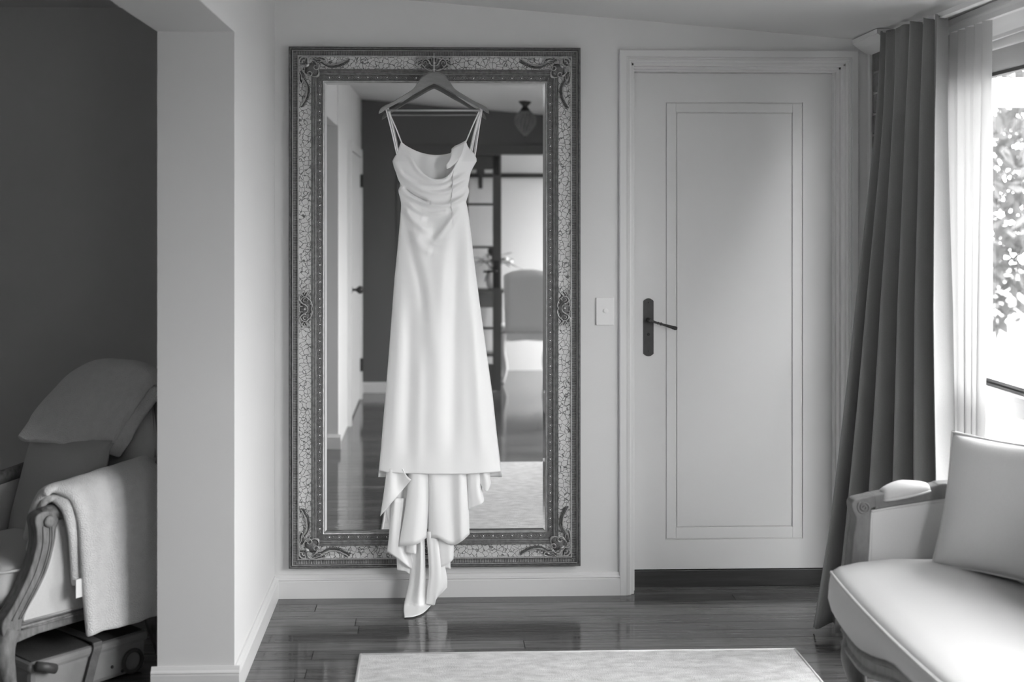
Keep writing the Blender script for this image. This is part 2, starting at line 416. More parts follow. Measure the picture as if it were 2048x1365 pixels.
# lever handle on its long plate
hx0, hx1 = wx(1286.5, YD), wx(1307, YD); hzt, hzb = wz(597, YD, 1296), wz(713, YD, 1296); hc = (hx0 + hx1) / 2
sh = .012
pl = [(hx0, hzb + .011), (hx0 + .004, hzb + .007), (hc - .008, hzb + .001), (hc, hzb), (hc + .008, hzb + .001), (hx1 - .004, hzb + .007), (hx1, hzb + .011),
      (hx1, hzt - .011), (hx1 - .004, hzt - .007), (hc + .008, hzt - .001), (hc, hzt), (hc - .008, hzt - .001), (hx0 + .004, hzt - .007), (hx0, hzt - .011)]
plate = MB().prism(pl, 'Y', YD - .004, YD).build('handle_plate', 'black_iron', door, bevel=.001)
plate['label'] = 'long black iron handle plate'
zk = wz(640, YD, 1296)
MB().lathe([(.011, YD - .004), (.011, YD - .010), (.0075, YD - .013), (.007, YD - .045), (.009, YD - .052), (.006, YD - .056)], (hc, 0, zk), 20, 'Y').build('handle_boss', 'black_iron', plate, smooth=True, angle=40)
pe = onY(1354, 658, YD - .05)
p0 = Vector((hc, YD - .05, zk)); p1 = Vector(pe)
lv = [p0.lerp(p1, t) for t in (0, .15, .26, .28, .30, .33, .36, .38, .41, .44, .46, .6, .8, .92, .95, .97, 1.)]
MB().tube(lv, [.0075, .0048, .0045, .0062, .0062, .0045, .0045, .0068, .0068, .005, .0048, .0056, .0068, .0080, .0085, .0072, .006], 14).build('lever', 'black_iron', plate, smooth=True, angle=45)
for yy in (605, 703): MB().ball((hc, YD - .004, wz(yy, YD, 1296)), .003, 8).build('screw', 'black_iron', plate, smooth=True)
MB().ball((hc, YD - .005, wz(669, YD, 1296)), .006, 12, (1, .8, 1)).build('key_turn', 'black_iron', plate, smooth=True)

# light switch
sx0, sx1, sz0, sz1 = wx(1191.5), wx(1227.5), wz(651, 0, 1210), wz(595, 0, 1210)
sw = thing('light_switch', 'white rectangular wall light switch with round button beside the door', 'light switch', ((sx0 + sx1) / 2, 0, sz0))
MB().box(sx0, sx1, -.009, 0, sz0, sz1).build('switch_plate', 'switch_plastic', sw, bevel=.003)
scx, scz = wx(1211), wz(622, 0, 1210)
MB().lathe([(.0105, -.008), (.0105, -.0125), (.0085, -.0135), (.001, -.0125)], (scx, 0, scz), 20, 'Y').build('switch_button', 'switch_plastic', sw, smooth=True, angle=35)

# ------------------------------------------------------------------ right side: brick nib, cornice, window bay
nib = struct('wall_right', MB().box(1.812, 2.2, -.28, .16, 0, 2.5).box(1.797, 1.812, -.002, .16, 0, 2.4), 'mortar', 'brick return wall beside the curtain, in white mortar')
struct('trim_4', MB().box(1.795, 1.809, -.03, 0.0, 0, 2.27), 'trim_paint', 'white corner strip between the plaster wall and the bricks', bevel=.004)
zb = .008; r = 0
brick_meshes = {}
while zb < 2.2:
    segs = [(-.04, -.27)] if r % 2 == 0 else [(-.04, -.148), (-.158, -.27)]
    for (ya, yb) in segs:
        MB().box(1.805 - random.random() * .004, 1.82, yb, ya, zb, zb + .076).build('brick', 'brick', nib, bevel=.004)
    zb += .086; r += 1
# short cornice on the nib and long cornice above the window bay
def cornice(name, xw, ya, yb, label, h=.075, p=.075):
    mb = MB(); pr = [(0, 0), (-.012, 0), (-.015, .012), (-p * .35, h * .30), (-p * .7, h * .55), (-p * .92, h * .75), (-p * .95, h * .78), (-p, h * .8), (-p, h), (0, h)]
    for (ye) in (ya, yb):
        for (d, z) in pr: mb.v.append((xw + d, ye, ceil_z(xw, ye) - h + z + .004))
    n = len(pr); mb.f = [(i, (i + 1) % n, n + (i + 1) % n, n + i) for i in range(n)] + [tuple(range(n)), tuple(range(n, 2 * n))[::-1]]
    return struct(name, mb, 'trim_paint', label, weld=True)
cornice('trim_5', 1.835, -.005, -.30, 'short white cornice above the brick return', .09, .105)
cornice('trim_6', 2.0, -.30, YR, 'long white cornice above the window bay', .10, .10)

WINS = ((-.50, -1.30, .10), (-2.20, -3.80, .80))     # (near corner y, far y, sill height) of the seen window and an unseen one added for light
WXA, WXB = 2.0, 2.08
WZT = 2.24
wwm = MB().box(WXA, WXB, -.28, WINS[0][0], 0, 2.6).box(WXA, WXB, WINS[0][1], WINS[1][0], 0, 2.6).box(WXA, WXB, WINS[1][1], YR - .12, 0, 2.6)
for (ya, yb, zs) in WINS: wwm.box(WXA, WXB, ya, yb, WZT, 2.6).box(WXA, WXB, ya, yb, -.1, zs)
struct('wall_window', wwm, 'wall_paint', 'white wall holding the windows on the right')
fwid = .045
for wi, (ya, yb, zs) in enumerate(WINS):
    win = MB().box(2.02, 2.07, yb, ya, WZT - .075, WZT).box(2.02, 2.07, yb, ya, zs, zs + .06)
    for yy in (ya, yb + fwid): win.box(2.02, 2.07, yy - fwid, yy, zs + .06, WZT - .075)
    window = win.build('window_1' if wi == 0 else 'window_added', 'white_frame', bevel=.004); window['kind'] = 'structure'
    window['label'] = 'white framed window with a mid rail beside the curtains' if wi == 0 else 'wide white framed window added to light the room from farther along the right wall, outside the picture'
    ym = [ya - fwid, yb + fwid] if wi == 0 else [ya - fwid, (ya + yb) / 2, yb + fwid]
    for yy in ym[1:-1]: MB().box(2.02, 2.07, yy - .02, yy + .02, zs + .06, WZT - .075).build('mullion', 'white_frame', window, bevel=.003)
    for i in range(len(ym) - 1):
        a, c = ym[i], ym[i + 1]
        MB().box(2.03, 2.055, c, a, 2.085, 2.168).build('blind_roll', 'blind_grey', window)
        MB().box(2.028, 2.057, c, a, 2.072, 2.085).build('seal', 'seal_black', window)
        if wi == 0:
            rl = MB().box(2.005, 2.075, c, a, .865, .935).build('mid_rail', 'white_frame', window, bevel=.003)
            MB().box(1.985, 2.005, c, a, .925, .945).build('rail_ledge', 'white_frame', rl, bevel=.002)
            MB().box(2.012, 2.06, c, a, .945, .955).build('seal', 'seal_black', rl)
            MB().box(2.012, 2.06, c, a, .962, .972).build('seal', 'seal_black', rl)
            spans = ((zs + .06, .865), (.935, WZT - .075))
        else: spans = ((zs + .06, WZT - .075),)
        for (za, zb_) in spans:
            MB().add([(2.05, c, za), (2.05, a, za), (2.05, a, zb_), (2.05, c, zb_)], [(0, 1, 2, 3)]).build('pane', 'window_glass', window)
    struct('trim_7' if wi == 0 else 'trim_9', MB().box(1.985, 2.0, yb - .05, ya + .06, WZT - .012, WZT + .07).box(1.978, 2.0, yb - .05, ya + .06, WZT + .035, WZT + .055).box(1.985, 2.0, ya, ya + .06, zs, WZT - .012).box(1.985, 2.0, yb - .05, yb, zs, WZT - .012),
           'trim_paint', 'white window architrave beside the curtains' if wi == 0 else 'white architrave of the added farther window', bevel=.004)
struct('baseboard_window', MB().prism([(2.0 - d, z) for d, z in bp], 'Y', YR, -.28), 'trim_paint', 'white skirting board under the window')

# ------------------------------------------------------------------ dining room behind (seen in the mirror)
YF = -7.55
struct('floor_dining', MB().box(-1.6, 2.45, YF - .1, YR - .12, -.12, 0), 'floorboard', 'polished timber floor of the dining room')
struct('wall_dining_back', MB().box(-1.6, 2.45, YF - .1, YF, 0, 2.9), 'wall_paint', 'white far wall of the dining room')
struct('wall_dining_left', MB().box(-1.7, -1.6, YF, YR - .12, 0, 2.9), 'wall_paint', 'white side wall of the dining room')
struct('ceiling_dining', MB().box(-1.7, 2.45, YF - .1, YR - .12, 2.7, 2.8), 'ceiling_paint', 'white ceiling of the dining room')
struct('wall_dining_right', MB().box(2.35, 2.45, YF, -7.45, 0, 2.9).box(2.35, 2.45, -6.2, YR - .12, 0, 2.9).box(2.35, 2.45, -7.45, -6.2, 2.4, 2.9).box(2.35, 2.45, -7.45, -6.2, 0, .15).box(2.12, 2.45, YR - .24, YR - .12, 0, 2.9),
       'wall_paint', 'white dining room wall with a wide window')
w2 = MB().box(2.37, 2.43, -7.45, -6.2, .15, .21).box(2.37, 2.43, -7.45, -6.2, 2.34, 2.4).box(2.37, 2.43, -7.45, -7.39, .15, 2.4).box(2.37, 2.43, -6.26, -6.2, .15, 2.4).build('window_2', 'white_frame')
w2['kind'] = 'structure'; w2['label'] = 'white framed window of the dining room'
MB().box(2.37, 2.43, -6.85, -6.80, .21, 2.34).build('mullion', 'white_frame', w2)
for a, c in ((-7.39, -6.85), (-6.80, -6.26)): MB().box(2.395, 2.40, a, c, .21, 2.34).build('pane', 'window_glass', w2)
# french door leaf beside the opening
lf = MB(); X0, X1 = FX0 + .03, .588
lf.box(X0, X0 + .085, YR - .09, YR - .045, .01, FZ - .03).box(X1 - .075, X1, YR - .09, YR - .045, .01, FZ - .03)
lf.box(X0 + .085, X1 - .075, YR - .09, YR - .045, FZ - .16, FZ - .03).box(X0 + .085, X1 - .075, YR - .09, YR - .045, .01, .24)
d2 = lf.build('door_2', 'door_grey', bevel=.003); d2['kind'] = 'structure'; d2['label'] = 'glazed french door leaf with black bolt and handle, seen in the mirror'
xm = .285
MB().box(xm - .011, xm + .011, YR - .085, YR - .05, .24, FZ - .16).build('glazing_bar', 'door_grey', d2)
for zz in (.56, .90, 1.28, 1.66): MB().box(X0 + .085, X1 - .075, YR - .085, YR - .05, zz - .011, zz + .011).build('glazing_bar', 'door_grey', d2)
MB().box(X0 + .085, X1 - .075, YR - .069, YR - .066, .24, FZ - .16).build('pane', 'window_glass', d2)
MB().box(X1 - .065, X1 - .022, YR - .045, YR - .03, 1.92, 2.085).build('bolt', 'black_iron', d2, bevel=.004)
hp = MB().box(X1 - .068, X1 - .018, YR - .045, YR - .03, .92, 1.16).build('handle_plate', 'black_iron', d2, bevel=.004)
MB().tube([(X1 - .045, YR - .03, 1.07), (X1 - .045, YR + .02, 1.07), (X1 - .07, YR + .028, 1.07), (X1 - .16, YR + .028, 1.066)], .009, 8).build('lever', 'black_iron', hp, smooth=True)
struct('trim_8', MB().box(FX0 - .07, FX0 + .03, YR - .12, YR + .015, 0, FZ + .06).box(FX1 - .03, FX1 + .07, YR - .12, YR + .015, 0, FZ + .06).box(FX0, FX1, YR - .12, YR + .015, FZ - .03, FZ + .06), 'door_grey', 'dark frame of the french doors', bevel=.004)
# barn-door track on the far dining wall
tk = thing('sliding_door_track', 'black metal sliding-door rail along the pale dining wall, seen in the mirror', 'door track', (.9, YF, 1.94))
MB().box(-.6, 2.4, YF + .04, YF + .055, 1.940, 1.985).build('rail', 'black_iron', tk)
for xx in (-.4, .7, 1.4, 2.3): MB().lathe([(.012, YF), (.012, YF + .04)], (xx, 0, 1.962), 8, 'Y').build('standoff', 'black_iron', tk)
hg = MB().box(.432, .476, YF + .056, YF + .068, 1.83, 2.03).build('hanger_strap', 'black_iron', tk)
MB().lathe([(.042, YF + .058), (.042, YF + .075)], (.454, 0, 2.00), 20, 'Y').build('wheel', 'black_iron', hg)

# side door near the rear, on the left wall
XW = -.648
dd = MB().box(XW, XW + .014, -5.60, -4.30, .02, 2.05).build('door_3', 'trim_paint', bevel=.002); dd['kind'] = 'structure'; dd['label'] = 'white side door with dark round knob, seen in the mirror'
MB().box(XW, XW + .03, -5.68, -5.60, 0, 2.05).box(XW, XW + .03, -4.30, -4.22, 0, 2.05).box(XW, XW + .03, -5.68, -4.22, 2.05, 2.12).build('architrave', 'trim_paint', dd)
for zz in (.24, 1.80): MB().box(XW + .012, XW + .04, -5.615, -5.58, zz, zz + .11).build('hinge', 'black_iron', dd)
MB().lathe([(.030, XW + .014), (.030, XW + .022), (.010, XW + .028), (.010, XW + .05), (.028, XW + .07), (.032, XW + .085), (.024, XW + .10), (.003, XW + .104)], (0, -4.42, 1.0), 18, 'X').build('knob', 'black_iron', dd, smooth=True)

# ------------------------------------------------------------------ outside
struct('shade_eave', MB().box(2.08, 2.45, YR, 1.2, 2.30, 2.40), 'white_frame', 'white roof overhang added outside the windows to block steep sky light')  # unseen eave added to cut steep sky light on the settee
struct('ground_outside', MB().box(2.12, 40, -30, 40, -.5, -.35), 'grass', 'bright garden lawn outside the window')

# ------------------------------------------------------------------ the tall mirror
YM = -.04
mx0, mx1, mz0, mz1 = wx(577, YM), wx(1161.5, YM), wz(1136.5, YM), wz(94, YM)
mir = thing('mirror', 'tall ornate silver framed mirror with crackled border and beaded edge', 'mirror', ((mx0 + mx1) / 2, 0, mz0))
def ringsweep(prof):
    mb = MB()
    for (d, h) in prof:
        mb.v += [(mx0 + d, -h, mz0 + d), (mx1 - d, -h, mz0 + d), (mx1 - d, -h, mz1 - d), (mx0 + d, -h, mz1 - d)]
    n = len(prof)
    for i in range(n - 1):
        for k in range(4):
            mb.f.append((i * 4 + k, i * 4 + (k + 1) % 4, (i + 1) * 4 + (k + 1) % 4, (i + 1) * 4 + k))
    return mb
def arc(d0, d1, h0, hm, n=6):   # bulge between d0 and d1
    return [(d0 + (d1 - d0) * i / n, h0 + (hm - h0) * math.sin(math.pi * i / n)) for i in range(n + 1)]
K = 1 / 487.
MB().box(mx0 + .004, mx1 - .004, -.012, 0, mz0 + .004, mz1 - .004).build('backing_board', 'leather_dark', mir)
ringsweep([(0, .002), (0, .034)] + arc(.0005, .0125, .034, .041) + [(.0130, .036)]).build('rope_edge', 'dark_silver', mir, smooth=True, angle=50)
ringsweep([(.0130, .036)] + arc(.0132, .0172, .040, .045, 4) + [(.0176, .040)]).build('outer_ridge', 'edge_silver', mir, smooth=True, angle=50)
ringsweep([(.0176, .040), (.018, .034), (.024, .031), (.032, .029), (.0355, .031), (.0358, .036)]).build('ribbed_channel', 'dark_silver', mir, smooth=True, angle=50)
ringsweep([(.0358, .036), (.0365, .039), (.0405, .039), (.0415, .034)]).build('inner_ridge', 'edge_silver', mir, smooth=True, angle=50)
ringsweep([(.0415, .034), (.050, .0315), (.060, .030), (.072, .030), (.082, .032), (.0905, .0345), (.091, .031)]).build('crackled_border', 'crackle_paint', mir, smooth=True, angle=60)
ringsweep([(.091, .031), (.0915, .034)] + arc(.092, .0965, .034, .038, 4) + [(.0972, .032)] + arc(.0978, .104, .032, .036, 4) + [(.1046, .031)] + arc(.105, .1125, .031, .036, 4) + [(.1135, .027)]).build('stepped_moulding', 'antique_silver', mir, smooth=True, angle=50)
ringsweep([(.1135, .027), (.114, .0255), (.135, .0245), (.1365, .026)]).build('bead_channel', 'dark_silver', mir)
ringsweep([(.1365, .026)] + arc(.1367, .1415, .0265, .0295, 4) + [(.1425, .017)]).build('glass_lip', 'edge_silver', mir, smooth=True, angle=50)
# ribs (too fine to pick apart singly): one joined part
rb = MB(); pitch = .0068
def rib(cx, cz, horiz, a):
    # short half-round bar across the channel, from d=.019 to .0352
    L0, L1 = .019, .0352; wd = .0021
    secs = []
    for d, hb_ in ((L0, .0335), (.026, .0305), (.032, .029), (L1, .031)):
        for k in range(4):
            t = math.pi * k / 3; o_ = -wd * math.cos(t); hh = hb_ + .0042 * math.sin(t) - .0006
            secs.append((d, o_, hh))
    vs = []
    for (d, o_, hh) in secs:
        if a == 0: vs.append((mx0 + d, -hh, cz + o_))
        elif a == 1: vs.append((mx1 - d, -hh, cz + o_))
        elif a == 2: vs.append((cx + o_, -hh, mz1 - d))
        else: vs.append((cx + o_, -hh, mz0 + d))
    fs = [(i * 4 + k, i * 4 + k + 1, (i + 1) * 4 + k + 1, (i + 1) * 4 + k) for i in range(3) for k in range(3)]
    if a in (1, 2): fs = [f[::-1] for f in fs]
    rb.add(vs, fs)
nz = int((mz1 - mz0 - .06) / pitch); nx = int((mx1 - mx0 - .06) / pitch)
for i in range(nz + 1):
    z = mz0 + .03 + (mz1 - mz0 - .06) * i / nz; rib(0, z, True, 0); rib(0, z, True, 1)
for i in range(nx + 1):
    x = mx0 + .03 + (mx1 - mx0 - .06) * i / nx; rib(x, 0, False, 2); rib(x, 0, False, 3)
rb.build('ribs', 'antique_silver', mir, smooth=True, kind='stuff')
# rope twist on the outer edge
rp = MB(); n = int((mz1 - mz0) / .0062)
def knot(x, z, ang):
    o_ = len(rp.v); rp.ball((0, 0, 0), .0042, 6, (1.0, .7, .45)); ca, sa = math.cos(ang), math.sin(ang)
    rp.xf(lambda p: (x + p[0] * ca - p[2] * sa, -.0385 + p[1], z + p[0] * sa + p[2] * ca), o_)
for i in range(n):
    z = mz0 + .006 + (mz1 - mz0 - .012) * i / (n - 1); knot(mx0 + .0062, z, .6); knot(mx1 - .0062, z, -.6)
n = int((mx1 - mx0) / .0062)
for i in range(n):
    x = mx0 + .006 + (mx1 - mx0 - .012) * i / (n - 1); knot(x, mz0 + .0062, .97); knot(x, mz1 - .0062, -.97)
rp.build('rope_twist', 'dark_silver', mir, smooth=True, kind='stuff')
# beads with little rings between them
bd = MB(); rg = MB(); dm = .1245
gx0, gx1, gz0, gz1 = mx0 + dm, mx1 - dm, mz0 + dm, mz1 - dm
beads = []
n = 54
for i in range(1, n): beads += [(gx0, gz0 + (gz1 - gz0) * i / n, 0), (gx1, gz0 + (gz1 - gz0) * i / n, 0)]
n = 24
for i in range(1, n): beads += [(gx0 + (gx1 - gx0) * i / n, gz0, 1), (gx0 + (gx1 - gx0) * i / n, gz1, 1)]
for (x, z, hz) in beads:
    bd.ball((x, -.0255, z), .0048, 8)
    rg.tube([(x + .0078 * math.cos(a), -.0255, z + .0078 * math.sin(a)) for a in [k * math.pi / 5 for k in range(10)]], .0013, 4, closed=True)
    for q in (-.014, .014):
        cx_, cz_ = (x + q, z) if hz else (x, z + q)
        rg.tube([(cx_ + .005 * math.cos(a) * (1 - .05 * k), -.0255, cz_ + .005 * math.sin(a) * (1 - .05 * k)) for k, a in enumerate([k * math.pi / 3 for k in range(8)])], .0012, 4)
bd.build('beads', 'bright_silver', mir, smooth=True, kind='stuff')
rg.build('bead_scrolls', 'antique_silver', mir, smooth=True, kind='stuff')
# glass with four bevelled margins
di, db = .1415, .1535
gb = .0085
MB().add([(mx0 + db, -.0175, mz0 + db), (mx1 - db, -.0175, mz0 + db), (mx1 - db, -.0175, mz1 - db), (mx0 + db, -.0175, mz1 - db)], [(0, 1, 2, 3)]).build('mirror_glass', 'mirror_silvering', mir)
e = [(mx0 + di, -.0163, mz0 + di), (mx1 - di, -.0163, mz0 + di), (mx1 - di, -.0163, mz1 - di), (mx0 + di, -.0163, mz1 - di)]
q = [(mx0 + db, -.0175, mz0 + db), (mx1 - db, -.0175, mz0 + db), (mx1 - db, -.0175, mz1 - db), (mx0 + db, -.0175, mz1 - db)]
for k in range(4):
    MB().add([e[k], e[(k + 1) % 4], q[(k + 1) % 4], q[k]], [(0, 1, 2, 3)]).build('bevelled_edge', 'mirror_silvering', mir)

# carved corner ornaments (drawn once around the top-left corner, mirrored to the others)
def corner_mesh(sx, sz):
    cx, cz = (mx0 if sx > 0 else mx1), (mz1 if sz > 0 else mz0)
    dk = MB(); li = MB(); sc_ = MB()
    def P(u, v, h): return (cx + sx * u * K, -h, cz - sz * v * K)     # u,v pixels inward, h height
    def tub(mb, pts, r, h):
        c = catmull([(p[0], p[1]) for p in pts], 5); k = len(c)
        rr = [r * K * (.55 + .45 * math.sin(math.pi * min(1, max(0, i / (k - 1))))) for i in range(k)]
        mb.tube([P(p[0], p[1], h) for p in c], rr, 6)
    def blob(mb, u, v, ru, rv, hh, ang=0., h0=.033):
        o_ = len(mb.v); mb.ball((0, 0, 0), 1, 10); ca, sa = math.cos(ang), math.sin(ang)
        def f(p):
            a, b_ = p[0] * ru, p[2] * rv; return P(u + a * ca - b_ * sa, v + a * sa + b_ * ca, h0 + p[1] * -hh)
        mb.xf(f, o_)
    def both(fn):      # element and its reflection in the diagonal
        fn(lambda u, v: (u, v)); fn(lambda u, v: (v, u))
    # shell plate and corner plate
    blob(dk, 45, 45, 15, 12, .014, -math.pi / 4); blob(dk, 27, 27, 9, 9, .008)
    blob(dk, 50, 50, 13, 9, .010, math.pi / 4); blob(dk, 60, 27, 14, 6, .006, .1); blob(dk, 27, 60, 6, 14, .006, -.1)
    # bright boss
    blob(li, 37.5, 38, 6.2, 3.6, .017, -math.pi / 4, .034)
    def scrolls(T):
        for pts, r, h in (
            ([(52, 31), (57, 33), (60, 39), (58, 45), (53, 46), (50, 42), (52, 38), (55, 39)], 1.15, .046),
            ([(40, 30), (45, 27), (52, 30), (56, 36), (57, 43)], .9, .047),
            ([(40, 34), (38, 28), (42, 22), (48, 21), (53, 24)], 1.2, .043),
            ([(42, 31), (41, 27), (45, 24), (49, 25)], .9, .042),
            ([(53, 24), (60, 21), (68, 21), (73, 24), (72, 28), (69, 27)], 1.2, .041),
            ([(54, 26), (61, 25), (66, 27), (62, 31), (56, 30)], 1.0, .041),
            ([(23, 40), (21, 33), (24, 24), (28, 21), (33, 23), (32, 29)], 1.1, .042),
            ([(27, 33), (29, 27), (33, 27)], .8, .042),
            ([(46, 59), (53, 60), (59, 56), (60, 50)], 1.2, .043),
            ([(60, 50), (60, 57), (57, 61)], 1.1, .043)):
            tub(sc_, [T(*p) for p in pts], r, h)
        g = catmull([(66, 29), (73, 34), (82, 38), (92, 38), (102, 36), (112, 31), (119, 27)], 4)
        tub(dk, [T(*p) for p in g[::3]], .6, .035)
        for i, p in enumerate(g):
            for s_ in (-1, 1):
                u, v = T(p[0] - 1.5 + s_ * .8, p[1] + s_ * 2.9 * (1 - i / len(g) * .5)); blob(dk if s_ > 0 else sc_, u, v, 2.7, 1.05, .0050, (.8 * s_ if T(1, 2) == (1, 2) else math.pi / 2 - .8 * s_), .038)
        u, v = T(119, 26); blob(dk, u, v, 2.2, 1.7, .005, 0, .038)
    both(scrolls)
    return dk, li, sc_
for (sx, sz) in ((1, 1), (-1, 1), (1, -1), (-1, -1)):
    dk, li, sc_ = corner_mesh(sx, sz)
    co_ = dk.build('corner_ornament', 'dark_silver', mir, smooth=True)
    sc_.build('scrollwork', 'edge_silver', co_, smooth=True)
    li.build('boss', 'bright_silver', co_, smooth=True)
# cartouches halfway along each side
def cartouche(cx, cz, ux, uz, vx, vz):      # u along the side, v towards the glass
    mb = MB(); hi = MB(); sc_ = MB()
    def P(u, v, h): return (cx + (u * ux + v * vx) * K, -h, cz + (u * uz + v * vz) * K)
    def tub(pts, r, h):
        for s_ in (-1, 1):
            c = catmull([(s_ * p[0], p[1]) for p in pts], 5); k = len(c)
            sc_.tube([P(p[0], p[1], h) for p in c], [r * K * (.55 + .45 * math.sin(math.pi * i / (k - 1))) for i in range(k)], 6)
    def blob(m_, u, v, ru, rv, hh, h0, ang=0.):
        o_ = len(m_.v); m_.ball((0, 0, 0), 1, 10); ca, sa = math.cos(ang), math.sin(ang)
        m_.xf(lambda p: P(u + p[0] * ru * ca - p[2] * rv * sa, v + p[0] * ru * sa + p[2] * rv * ca, h0 - p[1] * hh), o_)
    blob(mb, 0, 1, 15, 13, .010, .032); blob(mb, 0, 11, 6, 5, .008, .033)
    for s_ in (-1, 1): blob(mb, s_ * 16, 1, 11, 11, .009, .032); blob(mb, s_ * 26, 0, 7, 7, .005, .032)
    tub([(0, 6), (6, 4), (9, -1), (14, -7), (20, -11), (27, -10), (29, -5), (25, -3)], 1.2, .043)
    tub([(9, 1), (11, -5), (17, -8), (23, -4), (24, 3), (20, 7), (16, 5)], 1.1, .044)
    tub([(14, 2), (16, -3), (20, -2), (21, 2)], .9, .043)
    tub([(5, -4), (6, -9), (11, -11)], 1.0, .042)
    tub([(0, -10), (3, -11), (5, -9)], 1.0, .042)
    tub([(22, 4), (18, 10), (10, 14), (4, 14), (0, 12)], 1.2, .042)
    tub([(25, 2), (28, 5), (32, 9), (36, 11)], 1.3, .039)
    tub([(26, 1), (30, 4), (34, 7)], 1.0, .040)
    tub([(27, -10), (33, -12), (37, -9), (36, -4), (32, -4)], 1.1, .039)
    tub([(28, -2), (32, 0), (35, 2)], .9, .039)
    blob(hi, 0, 0, 3.2, 2.6, .008, .042)
    for s_ in (-1, 1): blob(hi, s_ * 9.5, 0, 2.0, 1.8, .005, .043)
    o_ = mb.build('cartouche', 'dark_silver', mir, smooth=True); sc_.build('scrollwork', 'edge_silver', o_, smooth=True); hi.build('boss', 'bright_silver', o_, smooth=True)
mcx, mcz = (mx0 + mx1) / 2, (mz0 + mz1) / 2
dc = .066
cartouche(wx(868.5, YM), mz1 - dc, 1, 0, 0, -1); cartouche(mcx, mz0 + dc, 1, 0, 0, 1)
cartouche(mx0 + dc, wz(618, YM), 0, 1, 1, 0); cartouche(mx1 - dc, wz(618, YM), 0, 1, -1, 0)

# ------------------------------------------------------------------ hanger
YG = -.118
def PG(x, y, Y=YG): return tuple(onY(x, y, Y))
hgr = thing('coat_hanger', 'wooden coat hanger with straight bar, hooked over the mirror frame', 'hanger', PG(868, 225))
hk = [PG(868, 145), PG(868, 130), PG(868, 116), PG(868, 110, YG + .01), PG(868, 107, YG + .035), PG(868, 107.5, -.062), PG(868, 111, -.05)]
MB().tube(catmull(hk, 5), .0021, 8).build('hook', 'wire', hgr, smooth=True)
# shoulder arms: upper and lower outline in px from centre, ends swung forward
for s_, nm in ((-1, 'shoulder_arm'), (1, 'shoulder_arm')):
    U = catmull([(0, 142.5), (10, 144), (22, 151), (32, 164), (42, 178), (60, 190), (80, 202), (98, 211), (106, 216), (110, 223)], 4)
    Lw = catmull([(0, 167.5), (12, 173), (26, 181), (40, 189), (55, 197), (70, 205), (85, 213), (96, 219), (104, 225), (110.5, 228)], 4)
    n = len(U); th = .011; mb = MB(); rows = []
    for i in range(n):
        a, c = U[i], Lw[i]; fwd = -.00035 * (max(a[0], 0) ** 2) * K * 6
        xa, ya, xc, yc = 868 + s_ * a[0], a[1], 868 + s_ * c[0], c[1]
        ring_ = []
        for (f_, dy) in ((0, 0), (.12, -th * .9), (.5, -th), (.88, -th * .9), (1, 0), (.88, th * .9), (.5, th), (.12, th * .9)):
            ring_.append(PG(xa + (xc - xa) * f_, ya + (yc - ya) * f_, YG + fwd + dy * .8))
        rows.append(ring_ + [ring_[0]])
    mb.grid(rows, flip=(s_ > 0)); mb.f.append(tuple(range(8)) if s_ > 0 else tuple(range(8))[::-1]); e0 = (n - 1) * 9; mb.f.append(tuple(range(e0, e0 + 8)))
    mb.build(nm, 'hanger_wood', hgr, smooth=True, angle=40, weld=True)
MB().tube([PG(774, 221, YG - .02), PG(961, 221, YG - .02)], .0042, 10).build('trouser_bar', 'hanger_bar', hgr, smooth=True)

# ------------------------------------------------------------------ dress
drs = thing('dress', 'long white satin slip dress with draped cowl neck hanging before the mirror', 'dress', PG(860, 1235))
Ly = [282, 290, 308, 316, 323, 335, 345, 358, 367, 371, 375, 380, 386, 395, 407, 420, 450, 510, 560, 640, 700, 780, 850, 900, 945, 1000]
Lx = [803, 800, 793.5, 788, 785, 788, 792, 796, 800.5, 803, 799, 797, 797.5, 800, 802.5, 802, 799.5, 794, 789, 783, 778.5, 772, 766, 762, 757.5, 753]
Ry = [282, 290, 300, 308, 313, 318, 323, 335, 345, 358, 367, 372, 378, 384, 392, 403, 412, 430, 460, 510, 560, 650, 720, 790, 870, 945, 1000]
Rx = [932, 934, 940, 949, 951, 953, 953, 946, 941, 938.5, 937, 935.5, 937.5, 938, 936, 931.5, 934, 937, 941, 946.5, 953, 965, 975, 985, 993.5, 1003, 1010]
def LR(y): return np.interp(y, Ly, Lx), np.interp(y, Ry, Rx)
def tcurve(pts):
    ts = []; ys = []
    for (x, y) in pts:
        l, r_ = LR(y); ts.append((x - l) / (r_ - l)); ys.append(y)
    return np.array(ts), np.array(ys)
neck = catmull([(803, 283), (812, 296), (823, 312), (836, 334), (850, 349), (866, 357.5), (884, 357.5), (897, 350), (908, 335), (918, 312), (932, 283)], 6)
bneck = catmull([(803, 284), (815, 293), (838, 304), (862, 309.5), (885, 309.5), (905, 305), (920, 296), (932, 284)], 6)
nT, nY = tcurve(neck); bT, bY = tcurve(bneck)
HT = [0, .07, .2, .45, .7, .85, .95, 1]; HY = [941, 946, 947.5, 949, 949, 947, 945, 943.5]
def dpt(y): return np.interp(y, [282, 300, 323, 371, 400, 430, 560, 800, 950], [.008, .020, .034, .030, .026, .032, .042, .05, .052])
